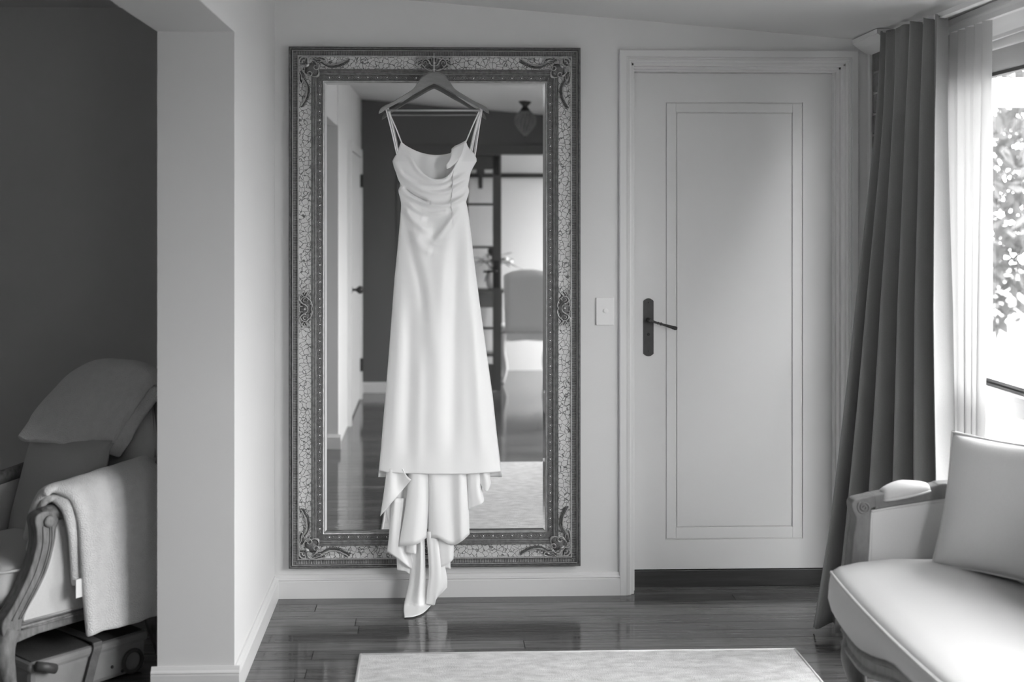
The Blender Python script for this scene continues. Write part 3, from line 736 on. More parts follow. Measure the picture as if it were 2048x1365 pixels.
ridges = [   # (px polyline, width px, height m)
    ([(800, 300), (820, 315), (834, 338), (850, 352), (868, 361), (888, 360), (902, 348), (914, 326), (926, 300)], 4.5, .009),
    ([(792, 330), (805, 350), (830, 365), (858, 373), (885, 371), (912, 360), (936, 345)], 5, .012),
    ([(800, 340), (822, 357), (845, 366)], 4, -.006),
    ([(798, 350), (826, 370), (862, 385), (896, 383), (925, 368), (938, 358)], 5.5, .013),
    ([(805, 372), (830, 391), (858, 405)], 3.6, -.022),
    ([(800, 381), (820, 394), (845, 405), (871, 411), (896, 409), (924, 396), (936, 384)], 4.2, .014),
    ([(828, 402), (845, 414), (870, 419), (895, 416)], 4, -.005),
    ([(812, 404), (826, 416), (842, 425), (866, 427), (890, 424)], 4.5, .010),
    ([(806, 412), (818, 430), (836, 448), (856, 464)], 8, .012),
    ([(914, 424), (900, 444), (884, 464), (868, 484)], 7, .013),
    ([(842, 436), (866, 446), (872, 462), (868, 490)], 16, -.010),
    ([(826, 470), (846, 496), (866, 505)], 9, .008),
    ([(804, 412), (812, 450), (824, 500), (840, 560), (850, 640)], 10, -.008),
    ([(812, 420), (826, 470), (846, 540), (858, 620), (866, 720)], 14, .007),
    ([(920, 440), (912, 520), (908, 620), (906, 760), (905, 940)], 16, -.010),
    ([(884, 500), (880, 640), (876, 800), (872, 945)], 22, .010),
    ([(800, 560), (796, 700), (790, 830), (782, 945)], 14, .008),
    ([(820, 600), (818, 760), (812, 945)], 12, -.007),
    ([(945, 600), (955, 760), (965, 945)], 13, .009), ([(985, 850), (992, 945)], 8, -.006),
    ([(840, 700), (838, 830), (836, 945)], 10, .005),
]
def seg_field(X, Y, pts, w_, a_):
    best = np.full(X.shape, 1e9); along = np.zeros(X.shape); tot = 0; segs = []
    P_ = np.array(catmull(pts, 4))
    Ls = np.linalg.norm(np.diff(P_, axis=0), axis=1); cum = np.concatenate([[0], np.cumsum(Ls)])
    for i in range(len(P_) - 1):
        d_ = P_[i + 1] - P_[i]; t = np.clip(((X - P_[i, 0]) * d_[0] + (Y - P_[i, 1]) * d_[1]) / (d_ @ d_ + 1e-9), 0, 1)
        ds = np.hypot(X - P_[i, 0] - t * d_[0], Y - P_[i, 1] - t * d_[1]); m_ = ds < best
        best = np.where(m_, ds, best); along = np.where(m_, (cum[i] + t * Ls[i]) / cum[-1], along)
    tp = np.clip(np.minimum(along, 1 - along) / .22, 0, 1); tp = .25 + .75 * tp * tp * (3 - 2 * tp)
    return a_ * np.exp(-(best / w_) ** 2) * tp
def world_grid(X, Y, Yw):
    A = (X - PPX) / F; B = (PPY - Y) / F
    dx = _fw[0] + _rt[0] * A; dy = _fw[1] + _rt[1] * A; t = (Yw + D) / dy
    return np.stack([dx * t, Yw, H + B * t], -1)
YC = -.118
nt_, ns_ = 150, 260
T = np.linspace(0, 1, nt_)[None, :].repeat(ns_, 0); Sg = np.linspace(0, 1, ns_)[:, None].repeat(nt_, 1)
order = np.argsort(nT); ytop = np.interp(T, nT[order], nY[order]); yhem = np.interp(T, HT, HY)
Yp = ytop + (yhem - ytop) * (Sg ** 1.12)
l, r_ = np.interp(Yp, Ly, Lx), np.interp(Yp, Ry, Rx)
Xp = l + (r_ - l) * T
edge = np.sqrt(np.clip(1 - (2 * T - 1) ** 2, 0, 1)) ** .8
Yw = YC - dpt(Yp) * edge
fold = sum(seg_field(Xp, Yp, *r) for r in ridges) * np.clip(edge * 1.6, 0, 1)
fold = fold * np.interp(Yp, [282, 430, 520, 950], [1.45, 1.35, 1.1, 1.0])
Yw = Yw - fold
G = world_grid(Xp, Yp, Yw)
fr = MB().grid([[tuple(p) for p in row_] for row_ in G])
fr.build('front_panel', 'satin', drs, smooth=True, solid=.0012)
# back of the bodice and skirt
nt2, ns2 = 60, 90
T = np.linspace(0, 1, nt2)[None, :].repeat(ns2, 0); Sg = np.linspace(0, 1, ns2)[:, None].repeat(nt2, 1)
ob = np.argsort(bT); ytop = np.interp(T, bT[ob], bY[ob]); yhem = 955 + 0 * T
Yp = ytop + (yhem - ytop) * Sg; l, r_ = np.interp(Yp, Ly, Lx), np.interp(Yp, Ry, Rx); Xp = l + (r_ - l) * T
edge = np.sqrt(np.clip(1 - (2 * T - 1) ** 2, 0, 1)) ** .8
Yw = YC + .55 * dpt(Yp) * edge + .003 * np.sin(T * 26) * edge
G = world_grid(Xp, Yp, Yw)
MB().grid([[tuple(p) for p in row_] for row_ in G], flip=True).build('back_panel', 'satin', drs, smooth=True, solid=.0012)
# turned-over flap of the cowl at the right shoulder
fp = []
for (pa, pb, pc) in (((903, 298), (901, 316), (892, 330)), ((910, 292), (908, 318), (894, 338)), ((919, 288), (915, 316), (902, 334)), ((932, 281), (924, 308), (910, 328))):
    fp.append([PG(*pa, YC - .030), PG(*pb, YC - .048), PG(*pc, YC - .046)])
fpc = [catmull(r, 5) for r in fp]; fpc = list(map(list, zip(*[catmull(list(c), 5) for c in zip(*fpc)])))
MB().grid(fpc).build('cowl_fold', 'satin', drs, smooth=True, solid=.0015)
# spaghetti straps
for pts in ([(803, 285), (790, 252), (775, 214)], [(793.5, 309), (783, 262), (771.5, 213)], [(796, 306), (787, 262), (777, 216)],
            [(932, 284), (946, 250), (961, 213)], [(939.5, 308), (950, 262), (962, 214)], [(950, 313), (957, 264), (964.5, 214)], [(943, 308), (952, 262), (963, 213)]):
    top = pts[-1]
    pp = [PG(pts[0][0], pts[0][1], YC - .006), PG(pts[1][0], pts[1][1], YC - .012), PG(top[0], top[1] + 4, YG - .0125), PG(top[0], top[1] - 1, YG - .006), PG(top[0], top[1] - 1, YG + .006), PG(top[0], top[1] + 5, YG + .0125)]
    MB().tube(catmull(pp, 4), .0024, 8).build('strap', 'satin', drs, smooth=True)
# train: overlapping falls of the longer back hem (zoomed pixel coordinates)
def zp(x, y): return 740 + x * .25641, 900 + y * .25641
tr_ = MB()
def fall(cols, deps, wav=.004):
    C_ = [catmull(c, 9) for c in cols]; n = len(C_[0])
    cols2 = []
    for j in range(n):
        row_ = catmull([np.array([C_[i][j][0], C_[i][j][1], deps[i]]) for i in range(len(cols))], 8)
        rw = []
        for i, p in enumerate(row_):
            q_ = PG(*zp(p[0], p[1]), YC + p[2] - wav * math.sin(i * .55 + j * .03))
            if q_[2] < .006: q_ = tuple(onZ(*zp(p[0], p[1]), .006))      # hem lies on the floor
            rw.append(q_)
        cols2.append(rw)
    tr_.grid(cols2)
fall([[(330, 640), (310, 980), (265, 1215), (268, 1310)], [(370, 640), (360, 980), (325, 1200), (340, 1303)], [(400, 640), (400, 950), (390, 1180), (415, 1274)], [(425, 640), (432, 950), (440, 1130), (476, 1216)]], [.005, -.012, -.030, -.006], .003)
fall([[(440, 640), (460, 950), (446, 1100), (438, 1203)], [(480, 640), (500, 950), (492, 1100), (502, 1214)], [(520, 640), (555, 950), (560, 1080), (516, 1168)], [(530, 640), (592, 950), (602, 1020), (601, 1076)]], [-.020, -.034, -.022, .005], .003)
fall([[(170, 380), (150, 650), (133, 795)], [(215, 380), (200, 700), (215, 850)], [(265, 380), (250, 720), (312, 922)], [(330, 380), (325, 750), (345, 930)]], [-.012, -.028, -.010, .0], .004)
fall([[(200, 560), (208, 850), (213, 940)], [(260, 560), (260, 850), (275, 952)], [(340, 560), (335, 900), (312, 975)]], [.012, .0, .010], .003)
fall([[(525, 420), (522, 700), (534, 925)], [(570, 420), (580, 700), (592, 902)], [(635, 420), (642, 700), (644, 862)], [(640, 420), (652, 720), (653, 825)]], [-.012, -.028, -.018, .0], .003)
fall([[(545, 600), (545, 800), (548, 930)], [(590, 600), (590, 800), (600, 925)], [(622, 600), (625, 800), (628, 932)]], [.012, .004, .012], .002)
fall([[(285, 600), (285, 720), (283, 800)], [(320, 600), (322, 720), (335, 815)], [(362, 600), (362, 720), (361, 812)]], [-.02, -.034, -.026], .002)
fall([[(300, 150), (282, 400), (223, 756)], [(350, 150), (335, 400), (300, 748)], [(405, 150), (400, 400), (372, 735)], [(462, 150), (458, 400), (441, 688)]], [-.026, -.046, -.040, -.020], .002)
fall([[(452, 150), (455, 400), (450, 696)], [(492, 150), (505, 400), (522, 690)], [(600, 150), (610, 400), (640, 745)], [(700, 150), (705, 400), (715, 715)], [(752, 150), (770, 480), (776, 660)]], [-.016, -.044, -.030, -.040, -.014], .003)
fall([[(132, 150), (106, 350), (80, 520)], [(170, 150), (160, 330), (160, 425)], [(215, 150), (215, 280), (244, 328)], [(255, 150), (285, 200), (320, 235)]], [-.020, -.040, -.026, -.044], .002)
fall([[(105, 420), (140, 560), (148, 582)], [(180, 380), (172, 500), (168, 652)], [(240, 260), (222, 500), (206, 727)], [(300, 180), (285, 500), (248, 748)]], [.004, -.006, .002, -.008], .003)
fall([[(752, 150), (764, 330), (768, 470)], [(795, 150), (806, 330), (830, 442)], [(845, 150), (858, 330), (887, 408)], [(858, 150), (870, 280), (880, 342)]], [-.010, -.030, -.020, -.004], .003)
fall([[(850, 150), (848, 200), (845, 240)], [(885, 170), (900, 240), (905, 325)], [(920, 170), (932, 240), (940, 272)], [(935, 170), (937, 200), (936, 215)]], [-.006, -.028, -.012, .0], .002)
tr_.build('train', 'satin', drs, smooth=True, solid=.0012)

# ------------------------------------------------------------------ rug
RX0, RX1, RY0, RY1 = -.262, 1.289, -2.78, -.703
rug = thing('rug', 'pale mottled flat-weave rug on the dark floorboards', 'rug', ((RX0 + RX1) / 2, (RY0 + RY1) / 2, 0))
n = 60
P_ = [[(RX0 + (RX1 - RX0) * i / n, RY0 + (RY1 - RY0) * j / n, .009 + .0012 * math.sin(i * .7 + j * .31) * math.sin(j * .5)) for i in range(n + 1)] for j in range(n + 1)]
MB().grid(P_).box(RX0, RX1, RY0, RY1, 0, .007).build('pile', 'rug_pile', rug)
for a, b_ in (((RX0, RY0), (RX1, RY0)), ((RX1, RY0), (RX1, RY1)), ((RX1, RY1), (RX0, RY1)), ((RX0, RY1), (RX0, RY0))):
    MB().tube([(a[0], a[1], .006), ((a[0] + b_[0]) / 2, (a[1] + b_[1]) / 2, .006), (b_[0], b_[1], .006)], .0062, 8).build('binding', 'rug_binding', rug, smooth=True)

# ------------------------------------------------------------------ pillow helper
def pillow_pts(c, u, v, w_, h_, t_, n=28, pinch=.05):
    c, u, v = Vector(c), Vector(u).normalized(), Vector(v).normalized(); v = (v - u * u.dot(v)).normalized(); nn = u.cross(v)
    A, B = [], []
    for j in range(n + 1):
        ra, rb_ = [], []
        for i in range(n + 1):
            a = -1 + 2 * i / n; b2 = -1 + 2 * j / n
            ia = 1 - pinch * (1 - b2 * b2) ** 1.0; ib = 1 - pinch * (1 - a * a) ** 1.0
            hgt = t_ * (max(0, 1 - abs(a) ** 2.6) ** .55) * (max(0, 1 - abs(b2) ** 2.6) ** .55)
            hgt *= 1 + .05 * math.sin(a * 3 + b2 * 2)
            p = c + u * (a * w_ / 2 * ia) + v * (b2 * h_ / 2 * ib)
            ra.append(tuple(p + nn * hgt)); rb_.append(tuple(p - nn * hgt))
        A.append(ra); B.append(rb_)
    edge_ = [A[0][i] for i in range(n)] + [A[j][n] for j in range(n)] + [A[n][n - i] for i in range(n)] + [A[n - j][0] for j in range(n)]
    return A, B, edge_
def pillow(name, label, m, c, u, v, w_, h_, t_, pipe=0.0, pipe_mat=None, **k):
    A, B, E_ = pillow_pts(c, u, v, w_, h_, t_, **k)
    base = Vector(c) - Vector(v).normalized() * h_ / 2
    o = thing(name, label, 'pillow', base)
    MB().grid(A).grid(B, flip=True).build('cover', m, o, smooth=True, weld=True)
    if pipe: MB().tube(E_, pipe, 6, closed=True).build('piping', pipe_mat or m, o, smooth=True)
    return o

# ------------------------------------------------------------------ settee on the right
sf = thing('settee', 'cream linen settee with carved wooden frame under the window', 'sofa', (1.55, -2.0, 0))
YA, YB = -1.215, -2.80
def Xf(y):
    t = (YA - y) / (YA - YB); return 1.247 - .042 * math.sin(math.pi * min(1, max(0, t))) ** .8
def zlow(y):
    t = (YA - y) / (YA - YB); t = min(t, 1 - t); q_ = min(1, max(0, (t - .13) / .32)); return .262 + .092 * q_ * q_ * (3 - 2 * q_)
def seat_ring(y, ins):
    f = Xf(y) + ins; zt = -ins * .55; bk = 1.76; zl = zlow(y); g_ = (.432 - zl) / .17
    return [(f + .060, y, zl), (f + .03, y, zl + .018 * g_), (f + .004, y, zl + .06 * g_), (f - .007, y, zl + .10 * g_), (f - .004, y, zl + .14 * g_), (f + .001, y, .432 + zt), (f + .010, y, .447 + zt), (f + .03, y, .458 + zt), (f + .09, y, .471 + zt), (f + .2, y, .480 + zt), (f + .36, y, .478 + zt), (bk, y, .465 + zt), (bk, y, .262)]
ys = [(YA, .055), (YA - .006, .032), (YA - .016, .014), (YA - .032, .004), (YA - .05, 0)] + [(YA - .05 - (YA - YB - .1) * i / 30, 0) for i in range(1, 30)] + [(YB + .05, 0), (YB + .032, .004), (YB + .016, .014), (YB + .006, .032), (YB, .055)]
rings = [seat_ring(y, i_) for y, i_ in ys]; rings = [r + [r[0]] for r in rings]
sm = MB().grid(rings, flip=True); k = len(rings[0]); sm.f.append(tuple(range(k - 1))); e0 = (len(rings) - 1) * k; sm.f.append(tuple(range(e0, e0 + k - 1))[::-1])
seat = sm.build('seat_cushion', 'sofa_linen', sf, smooth=True, weld=True)
MB().tube([(Xf(y) + i_ + .004, y, .441 - i_ * .55) for y, i_ in ys], .0048, 8).build('piping', 'sofa_linen', seat, smooth=True)
# carved front rail with a serpentine lower edge
rr = []
for i in range(61):
    t = i / 60; y = YA - .03 + (YB - YA + .06) * t; f = Xf(y) + .046; zl = zlow(y); th_ = .058 + .012 * math.exp(-((t - .5) / .06) ** 2)
    rr.append([(f + .012, y, zl + .010), (f - .004, y, zl + .004), (f - .010, y, zl - .006), (f - .002, y, zl - .012), (f - .001, y, zl - th_ + .022), (f - .010, y, zl - th_ + .014), (f - .008, y, zl - th_ + .002), (f + .004, y, zl - th_), (f + .04, y, zl - th_), (f + .05, y, zl + .010), (f + .012, y, zl + .010)])
rm = MB().grid(rr, flip=True); rm.f.append(tuple(range(10))); e0 = 60 * 11; rm.f.append(tuple(range(e0, e0 + 10))[::-1])
rm.build('front_rail', 'sofa_wood', sf, smooth=True, angle=40, weld=True)
MB().box(1.34, 1.74, YA - .04, YA - .01, .21, .265).build('side_rail', 'sofa_wood', sf, bevel=.006)
MB().box(1.34, 1.74, YB + .01, YB + .04, .21, .265).build('side_rail', 'sofa_wood', sf, bevel=.006)
MB().box(1.70, 1.74, YB + .02, YA - .02, .20, .265).build('back_rail', 'sofa_wood', sf, bevel=.006)
for (yl, dy) in ((YA - .06, -.01), (YB + .06, .01)):
    pts = catmull([(1.335, yl, .265), (1.318, yl + dy, .225), (1.305, yl + dy * 2, .185), (1.318, yl + dy, .12), (1.335, yl, .06), (1.322, yl + dy, .022), (1.312, yl + dy * 2, .010)], 6)
    rad = np.interp(np.linspace(0, 1, len(pts)), [0, .2, .35, .55, .8, .93, 1], [.040, .042, .038, .028, .020, .023, .019])
    MB().tube(pts, list(rad), 14).build('leg', 'sofa_wood', sf, smooth=True)
for yl in (YA - .05, YB + .05):
    MB().tube([(1.74, yl, .26), (1.76, yl, .12), (1.80, yl, .0)], [.028, .022, .018], 10).build('leg', 'sofa_wood', sf, smooth=True)
def spx(x, y): p = onY(x, y, -1.215); return (float(p[0]), float(p[2]))
def arm(y0, y1, sgn):
    # post
    outer = catmull([spx(*p) for p in ((1703, 1119), (1706, 1080), (1711, 1050), (1711, 1036), (1705, 1022), (1703, 1010), (1708, 1001), (1720, 997), (1735, 994), (1748, 990))], 4)
    inner = catmull([spx(*p) for p in ((1752, 1014), (1742, 1020), (1740, 1034), (1740, 1060), (1739, 1090), (1737, 1121))], 4)
    post = MB().prism([(p[0], p[1]) for p in outer] + [(p[0], p[1]) for p in inner] + [(spx(1737, 1150)[0], .40), (spx(1703, 1150)[0], .40)], 'Y', y0, y1).build('arm_post', 'sofa_wood', sf, bevel=.004)
    c = spx(1727.5, 1015); sp = []
    for i in range(34):
        a = i / 33 * 2 * math.pi * 2.1; rad = .0225 * (1 - i / 36); sp.append((c[0] + rad * math.cos(a + 2.2), (y0 if sgn < 0 else y1) + sgn * .001, c[1] + rad * math.sin(a + 2.2)))
    MB().tube(sp, .0028, 6).build('scroll', 'sofa_wood', post, smooth=True)
    # top rail
    up_ = [spx(*p) for p in ((1746, 991), (1780, 984), (1820, 978), (1868, 972), (1880, 968), (1910, 966), (1950, 958))]
    lo_ = [spx(*p) for p in ((1950, 988), (1909, 996), (1866, 1002), (1822, 1009), (1780, 1015), (1750, 1021))]
    MB().prism([tuple(p) for p in catmull(up_, 3)] + [tuple(p) for p in catmull(lo_, 3)], 'Y', y0 + .002, y1 - .002).build('arm_rail', 'sofa_wood', sf, bevel=.005)
    # pad
    pd = []
    for i in range(17):
        t = i / 16; x = 1764 + (1864 - 1764) * t; top = 966 + 14 * max(0, 1 - 2 * t) ** 1.5; b_ = 1003 - 22 * t if t < .99 else 985
        ct = spx(x, top); cb_ = spx(x, b_ - 1); e_ = .30 + .70 * math.sin(math.pi * min(1, max(0, t))) ** .3; ym_ = (y0 + y1) / 2; hw = (abs(y1 - y0) / 2 + .016) * e_
        pd.append([(ct[0], ym_ + hw * math.cos(a), cb_[1] + (ct[1] - cb_[1]) * e_ * max(0, math.sin(a)) ** .6) for a in [math.pi * j / 12 for j in range(13)]])
    ap = MB().grid(pd).build('arm_pad', 'sofa_linen', sf, smooth=True, solid=.004)
    MB().tube([pd[i][12 if sgn < 0 else 0] for i in range(17)], .004, 6).build('piping', 'sofa_linen', ap, smooth=True)
    # padded inner panel with piping
    pn = [spx(1741, 1022), spx(1822, 1010), spx(1909, 997), spx(1960, 988), (1.75, .40), (spx(1738, 1140)[0], .40)]
    yi = (y0 + .008 if sgn < 0 else y1 - .008)
    MB().prism(pn, 'Y', yi, yi - sgn * .03).build('arm_panel', 'sofa_linen', sf, bevel=.01)
    pl_ = catmull([spx(1738, 1130), spx(1741, 1080), spx(1744, 1030), spx(1750, 1023), spx(1822, 1011), spx(1909, 998), spx(1960, 989)], 6)
    MB().tube([(p[0], yi, p[1]) for p in pl_], .0042, 6).build('piping', 'sofa_linen', sf, smooth=True)
arm(-1.218, -1.162, -1)
arm(-2.853, -2.797, 1)
# backrest (mostly outside the picture)
br = []
for i in range(41):
    t = i / 40; y = -1.20 + (-2.815 + 1.20) * t; top = .73 + .09 * math.sin(math.pi * t) ** .6
    br.append([(1.755, y, .40), (1.745, y, .55), (1.765, y, .70 + .2 * (top - .74)), (1.79, y, top - .03), (1.815, y, top), (1.85, y, top - .01), (1.845, y, .60), (1.80, y, .30), (1.755, y, .30), (1.755, y, .40)])
bm_ = MB().grid(br, flip=True); bm_.f.append(tuple(range(9))); e0 = 40 * 10; bm_.f.append(tuple(range(e0, e0 + 9))[::-1])
bk = bm_.build('backrest', 'sofa_linen', sf, smooth=True, angle=60, weld=True)
MB().tube([(1.83, r[4][1], r[4][2] + .006) for r in br], .018, 10).build('top_rail', 'sofa_wood', sf, smooth=True)

pillow('throw_pillow', 'large cream linen pillow with piped edge leaning in the settee corner', 'pillow_linen', (1.752, -1.43, .672), (.62, -.785, 0), (.072, .10, .40), .47, .42, .072, pipe=.0042, pinch=.06)

# ------------------------------------------------------------------ curtains
def curtain(mb, top, bot, ztop, zbot, npl, amp, rows=46, cols=260, seed=1, bulge=None, pw=1.25, top_amp=.6, folds=None):
    rng = np.random.RandomState(seed); ph = np.cumsum(rng.uniform(.75, 1.25, npl + 2)); ph = ph / ph[-1]
    am = rng.uniform(.65, 1.25, npl + 2)
    Ttop = catmull([np.array(p) for p in top], 40); Tbot = catmull([np.array(p) for p in bot], 40)
    def at(Pc, u): x = u * (len(Pc) - 1); i = min(int(x), len(Pc) - 2); return Pc[i] + (Pc[i + 1] - Pc[i]) * (x - i)
    G_ = []
    for j in range(rows + 1):
        s_ = j / rows; row_ = []
        for i in range(cols + 1):
            u = i / cols
            a, b_ = at(Ttop, u), at(Tbot, u); base = a + (b_ - a) * s_ ** (pw(u) if callable(pw) else pw)
            da = at(Tbot, min(1, u + .02)) - at(Tbot, max(0, u - .02)); dt = at(Ttop, min(1, u + .02)) - at(Ttop, max(0, u - .02))
            tg = dt + (da - dt) * s_; tg = tg / (np.linalg.norm(tg) + 1e-9); nn = np.array([-tg[1], tg[0]])
            phase = float(np.interp(u, ph, np.arange(len(ph)))) * 2 * math.pi
            A_ = amp * float(np.interp(u, ph, am)) * (top_amp + (1 - top_amp) * min(1, s_ * 2.2)) * (1 + .25 * s_)
            w1 = math.sin(phase + .35 * math.sin(s_ * 2.3 + u * 9)); w1 = math.copysign(abs(w1) ** .8, w1)
            off = A_ * w1 + .25 * A_ * math.sin(2 * phase + 1 + s_) * (1 - s_ * .5)
            lat = .30 * A_ * math.sin(2 * phase + .6)
            if folds:
                ks, vs_ = folds; i_ = min(max(int(np.searchsorted(ks, u)) - 1, 0), len(ks) - 2); f_ = (u - ks[i_]) / (ks[i_ + 1] - ks[i_]); f_ = f_ * f_ * (3 - 2 * f_)
                off = (vs_[i_] + (vs_[i_ + 1] - vs_[i_]) * f_) * (top_amp + (1 - top_amp) * min(1, s_ * 2.2)) * (1 + .35 * s_)
                off += .008 * math.sin(u * 70) * max(0, 1 - s_ * 6) + .004 * math.sin(u * 31 + s_ * 5); lat = 0
            p = base + nn * off + tg * lat
            zt = ztop(u); row_.append((p[0], p[1], zt + (zbot(u) - zt) * s_))
        G_.append(row_)
    return mb.grid(G_)
ct = thing('curtain', 'heavy grey linen curtain drawn back beside the window, spilling to the floor', 'curtain', (1.70, -.5, 0))
cm = curtain(MB(), [(1.765, -.275), (1.765, -.42), (1.765, -.62), (1.780, -.83)], [(1.41, -.50), (1.53, -.59), (1.66, -.76), (1.77, -.96)],
             lambda u: 2.285 - .02 * u + .006 * math.sin(u * 40), lambda u: .012 + .03 * max(0, math.sin(u * 8)) * (1 - u), 5, .05, seed=4, pw=lambda u: 1.35 + 1.5 * u * u,
             folds=([0, .08, .16, .26, .36, .46, .56, .66, .75, .84, .92, 1.0], [.02, -.030, .035, -.040, .045, -.050, .055, -.055, .055, -.055, .055, -.045]))
cloth = cm.build('curtain_cloth', 'curtain_linen', ct, smooth=True, solid=.003)
# heading hooks on the curtain track
MB().box(1.775, 1.80, -2.6, -.20, 2.262, 2.280).build('curtain_track', 'white_frame', ct)
MB().box(1.505, 1.507, -.635, -.60, .045, .10).build('care_tag', 'tag_white', ct)
shr = thing('sheer_curtain', 'white translucent sheer curtain gathered at the end of the window', 'curtain', (1.9, -.75, 0))
sm_ = curtain(MB(), [(1.90, -.53), (1.90, -.70), (1.90, -.93)], [(1.90, -.55), (1.905, -.72), (1.90, -.88)], lambda u: 2.235, lambda u: .02, 4, .020, seed=9, pw=1.2, top_amp=.7)
sm_.build('voile', 'sheer_voile', shr, smooth=True)
MB().box(1.89, 1.91, -1.2, -.45, 2.236, 2.256).build('curtain_track', 'white_frame', shr)

# ------------------------------------------------------------------ armchair in the side room
AR = math.radians(47.41)
AC = thing('armchair', 'cream upholstered bergere armchair with carved wooden frame behind the pier', 'armchair', (-1.335, -1.173, 0), AR)
kw = dict(local=True)
wdt = .62
def post_poly():
    o_ = catmull([(-.022, .235), (-.025, .285), (.012, .335), (.062, .42), (.090, .50), (.092, .55), (.086, .585), (.095, .605), (.125, .612), (.160, .600)], 5)
    i_ = catmull([(.172, .575), (.158, .545), (.152, .50), (.128, .425), (.088, .355), (.056, .310), (.040, .262), (.040, .235)], 5)
    return [tuple(p) for p in o_] + [tuple(p) for p in i_]
def inset_curve(off):
    return [(p[0] + off, p[1]) for p in catmull([(.10, .565), (.098, .50), (.072, .42), (.024, .338), (-.008, .288)], 6)]
for b0, s_ in ((0., -1), (wdt - .055, 1)):
    po = MB().prism(post_poly(), 'Y', b0, b0 + .055).build('arm_post', 'armchair_wood', AC, local=True, bevel=.006)
    bf = b0 if s_ < 0 else b0 + .055
    for off in (.014, .038, .046): MB().tube([(p[0], bf + s_ * .001, p[1]) for p in inset_curve(off)], .0026, 5).build('fluting', 'armchair_wood', po, local=True, smooth=True)
    MB().lathe([(.020, bf + s_ * .002), (.019, bf + s_ * .007), (.010, bf + s_ * .009), (.002, bf + s_ * .008)], (.135, 0, .578), 16, 'Y').build('rosette', 'armchair_wood', po, local=True, smooth=True)
    MB().prism([(-.02, .205), (.10, .222), (.30, .226), (.45, .222), (.56, .205), (.56, .262), (.04, .262), (-.02, .25)], 'Y', b0 + .004, b0 + .05).build('side_rail', 'armchair_wood', AC, local=True, bevel=.006)
    MB().tube(catmull([(.04, bf + s_ * .001, .253), (.3, bf + s_ * .001, .253), (.55, bf + s_ * .001, .253)], 4), .003, 5).build('rail_bead', 'armchair_wood', AC, local=True, smooth=True)
    # upholstered side
    sp = [(.046, .262), (.062, .308), (.094, .352), (.134, .422), (.158, .50), (.164, .545), (.178, .572), (.35, .625), (.56, .655), (.57, .262)]
    MB().prism(sp, 'Y', b0 + .012, b0 + .045).build('side_panel', 'armchair_linen', AC, local=True, bevel=.006)
    pc = catmull([(.052, .270), (.060, .300), (.096, .350), (.137, .422), (.161, .50), (.168, .545)], 6)
    MB().tube([(.56, bf + s_ * -.012, .268)] + [(p[0], bf + s_ * -.012, p[1]) for p in pc], .0045, 6).build('piping', 'armchair_linen', AC, local=True, smooth=True)
    ar = catmull([(.12, b0 + .027, .595), (.25, b0 + .027, .608), (.42, b0 + .027, .638), (.58, b0 + .03, .68)], 6)
    MB().tube(ar, .026, 12).build('arm_rail', 'armchair_wood', AC, local=True, smooth=True)
    # legs
    lb = b0 + .027; kb = s_ * .006
    pts = catmull([(.012, lb, .255), (-.006, lb + kb, .215), (-.012, lb + kb * 2, .175), (.004, lb + kb, .10), (.016, lb, .05), (.006, lb + kb, .014), (.0, lb + kb, .004)], 6)
    rad = np.interp(np.linspace(0, 1, len(pts)), [0, .3, .5, .8, .94, 1], [.036, .034, .027, .018, .022, .016])
    lg = MB().tube(pts, list(rad), 12).build('leg', 'armchair_wood', AC, local=True, smooth=True)
    MB().tube([(.028, bf + s_ * .004, .255), (-.0, bf + s_ * .008, .20), (.004, bf + s_ * .004, .12)], .003, 5).build('fluting', 'armchair_wood', lg, local=True, smooth=True)
    MB().tube(catmull([(.535, lb, .26), (.545, lb, .16), (.575, lb, .06), (.60, lb, .004)], 5), list(np.linspace(.028, .018, 16)), 10).build('leg', 'armchair_wood', AC, local=True, smooth=True)
MB().prism([(.03, .21), (.15, .228), (.31, .208), (.47, .228), (.59, .21), (.59, .262), (.03, .262)], 'X', -.02, .03).build('front_rail', 'armchair_wood', AC, local=True, bevel=.006)
MB().box(.51, .555, .03, .59, .205, .262).build('back_rail', 'armchair_wood', AC, local=True, bevel=.005)
# loose seat cushion
n = 20; top = []
for j in range(n + 1):
    r_ = []
    for i in range(n + 1):
        a, b2 = -1 + 2 * i / n, -1 + 2 * j / n; e_ = (max(0, 1 - abs(a) ** 6) * max(0, 1 - abs(b2) ** 6)) ** .25
        r_.append((.235 + a * .255, .31 + b2 * .25, .36 + .085 * e_ + .015 * (1 - a * a) * (1 - b2 * b2)))
    top.append(r_)
bot_ = [[(p[0], p[1], .36 - (p[2] - .36) * .95) for p in r] for r in top]
sc = MB().grid(top).grid(bot_, flip=True).build('seat_cushion', 'armchair_linen', AC, local=True, smooth=True, weld=True)
for zz in (.425, .30): MB().tube([(.235 + .256 * math.copysign(abs(math.cos(a)) ** .25, math.cos(a)), .31 + .251 * math.copysign(abs(math.sin(a)) ** .25, math.sin(a)), zz) for a in [2 * math.pi * i / 60 for i in range(60)]], .0045, 6, closed=True).build('piping', 'armchair_linen', sc, local=True, smooth=True)
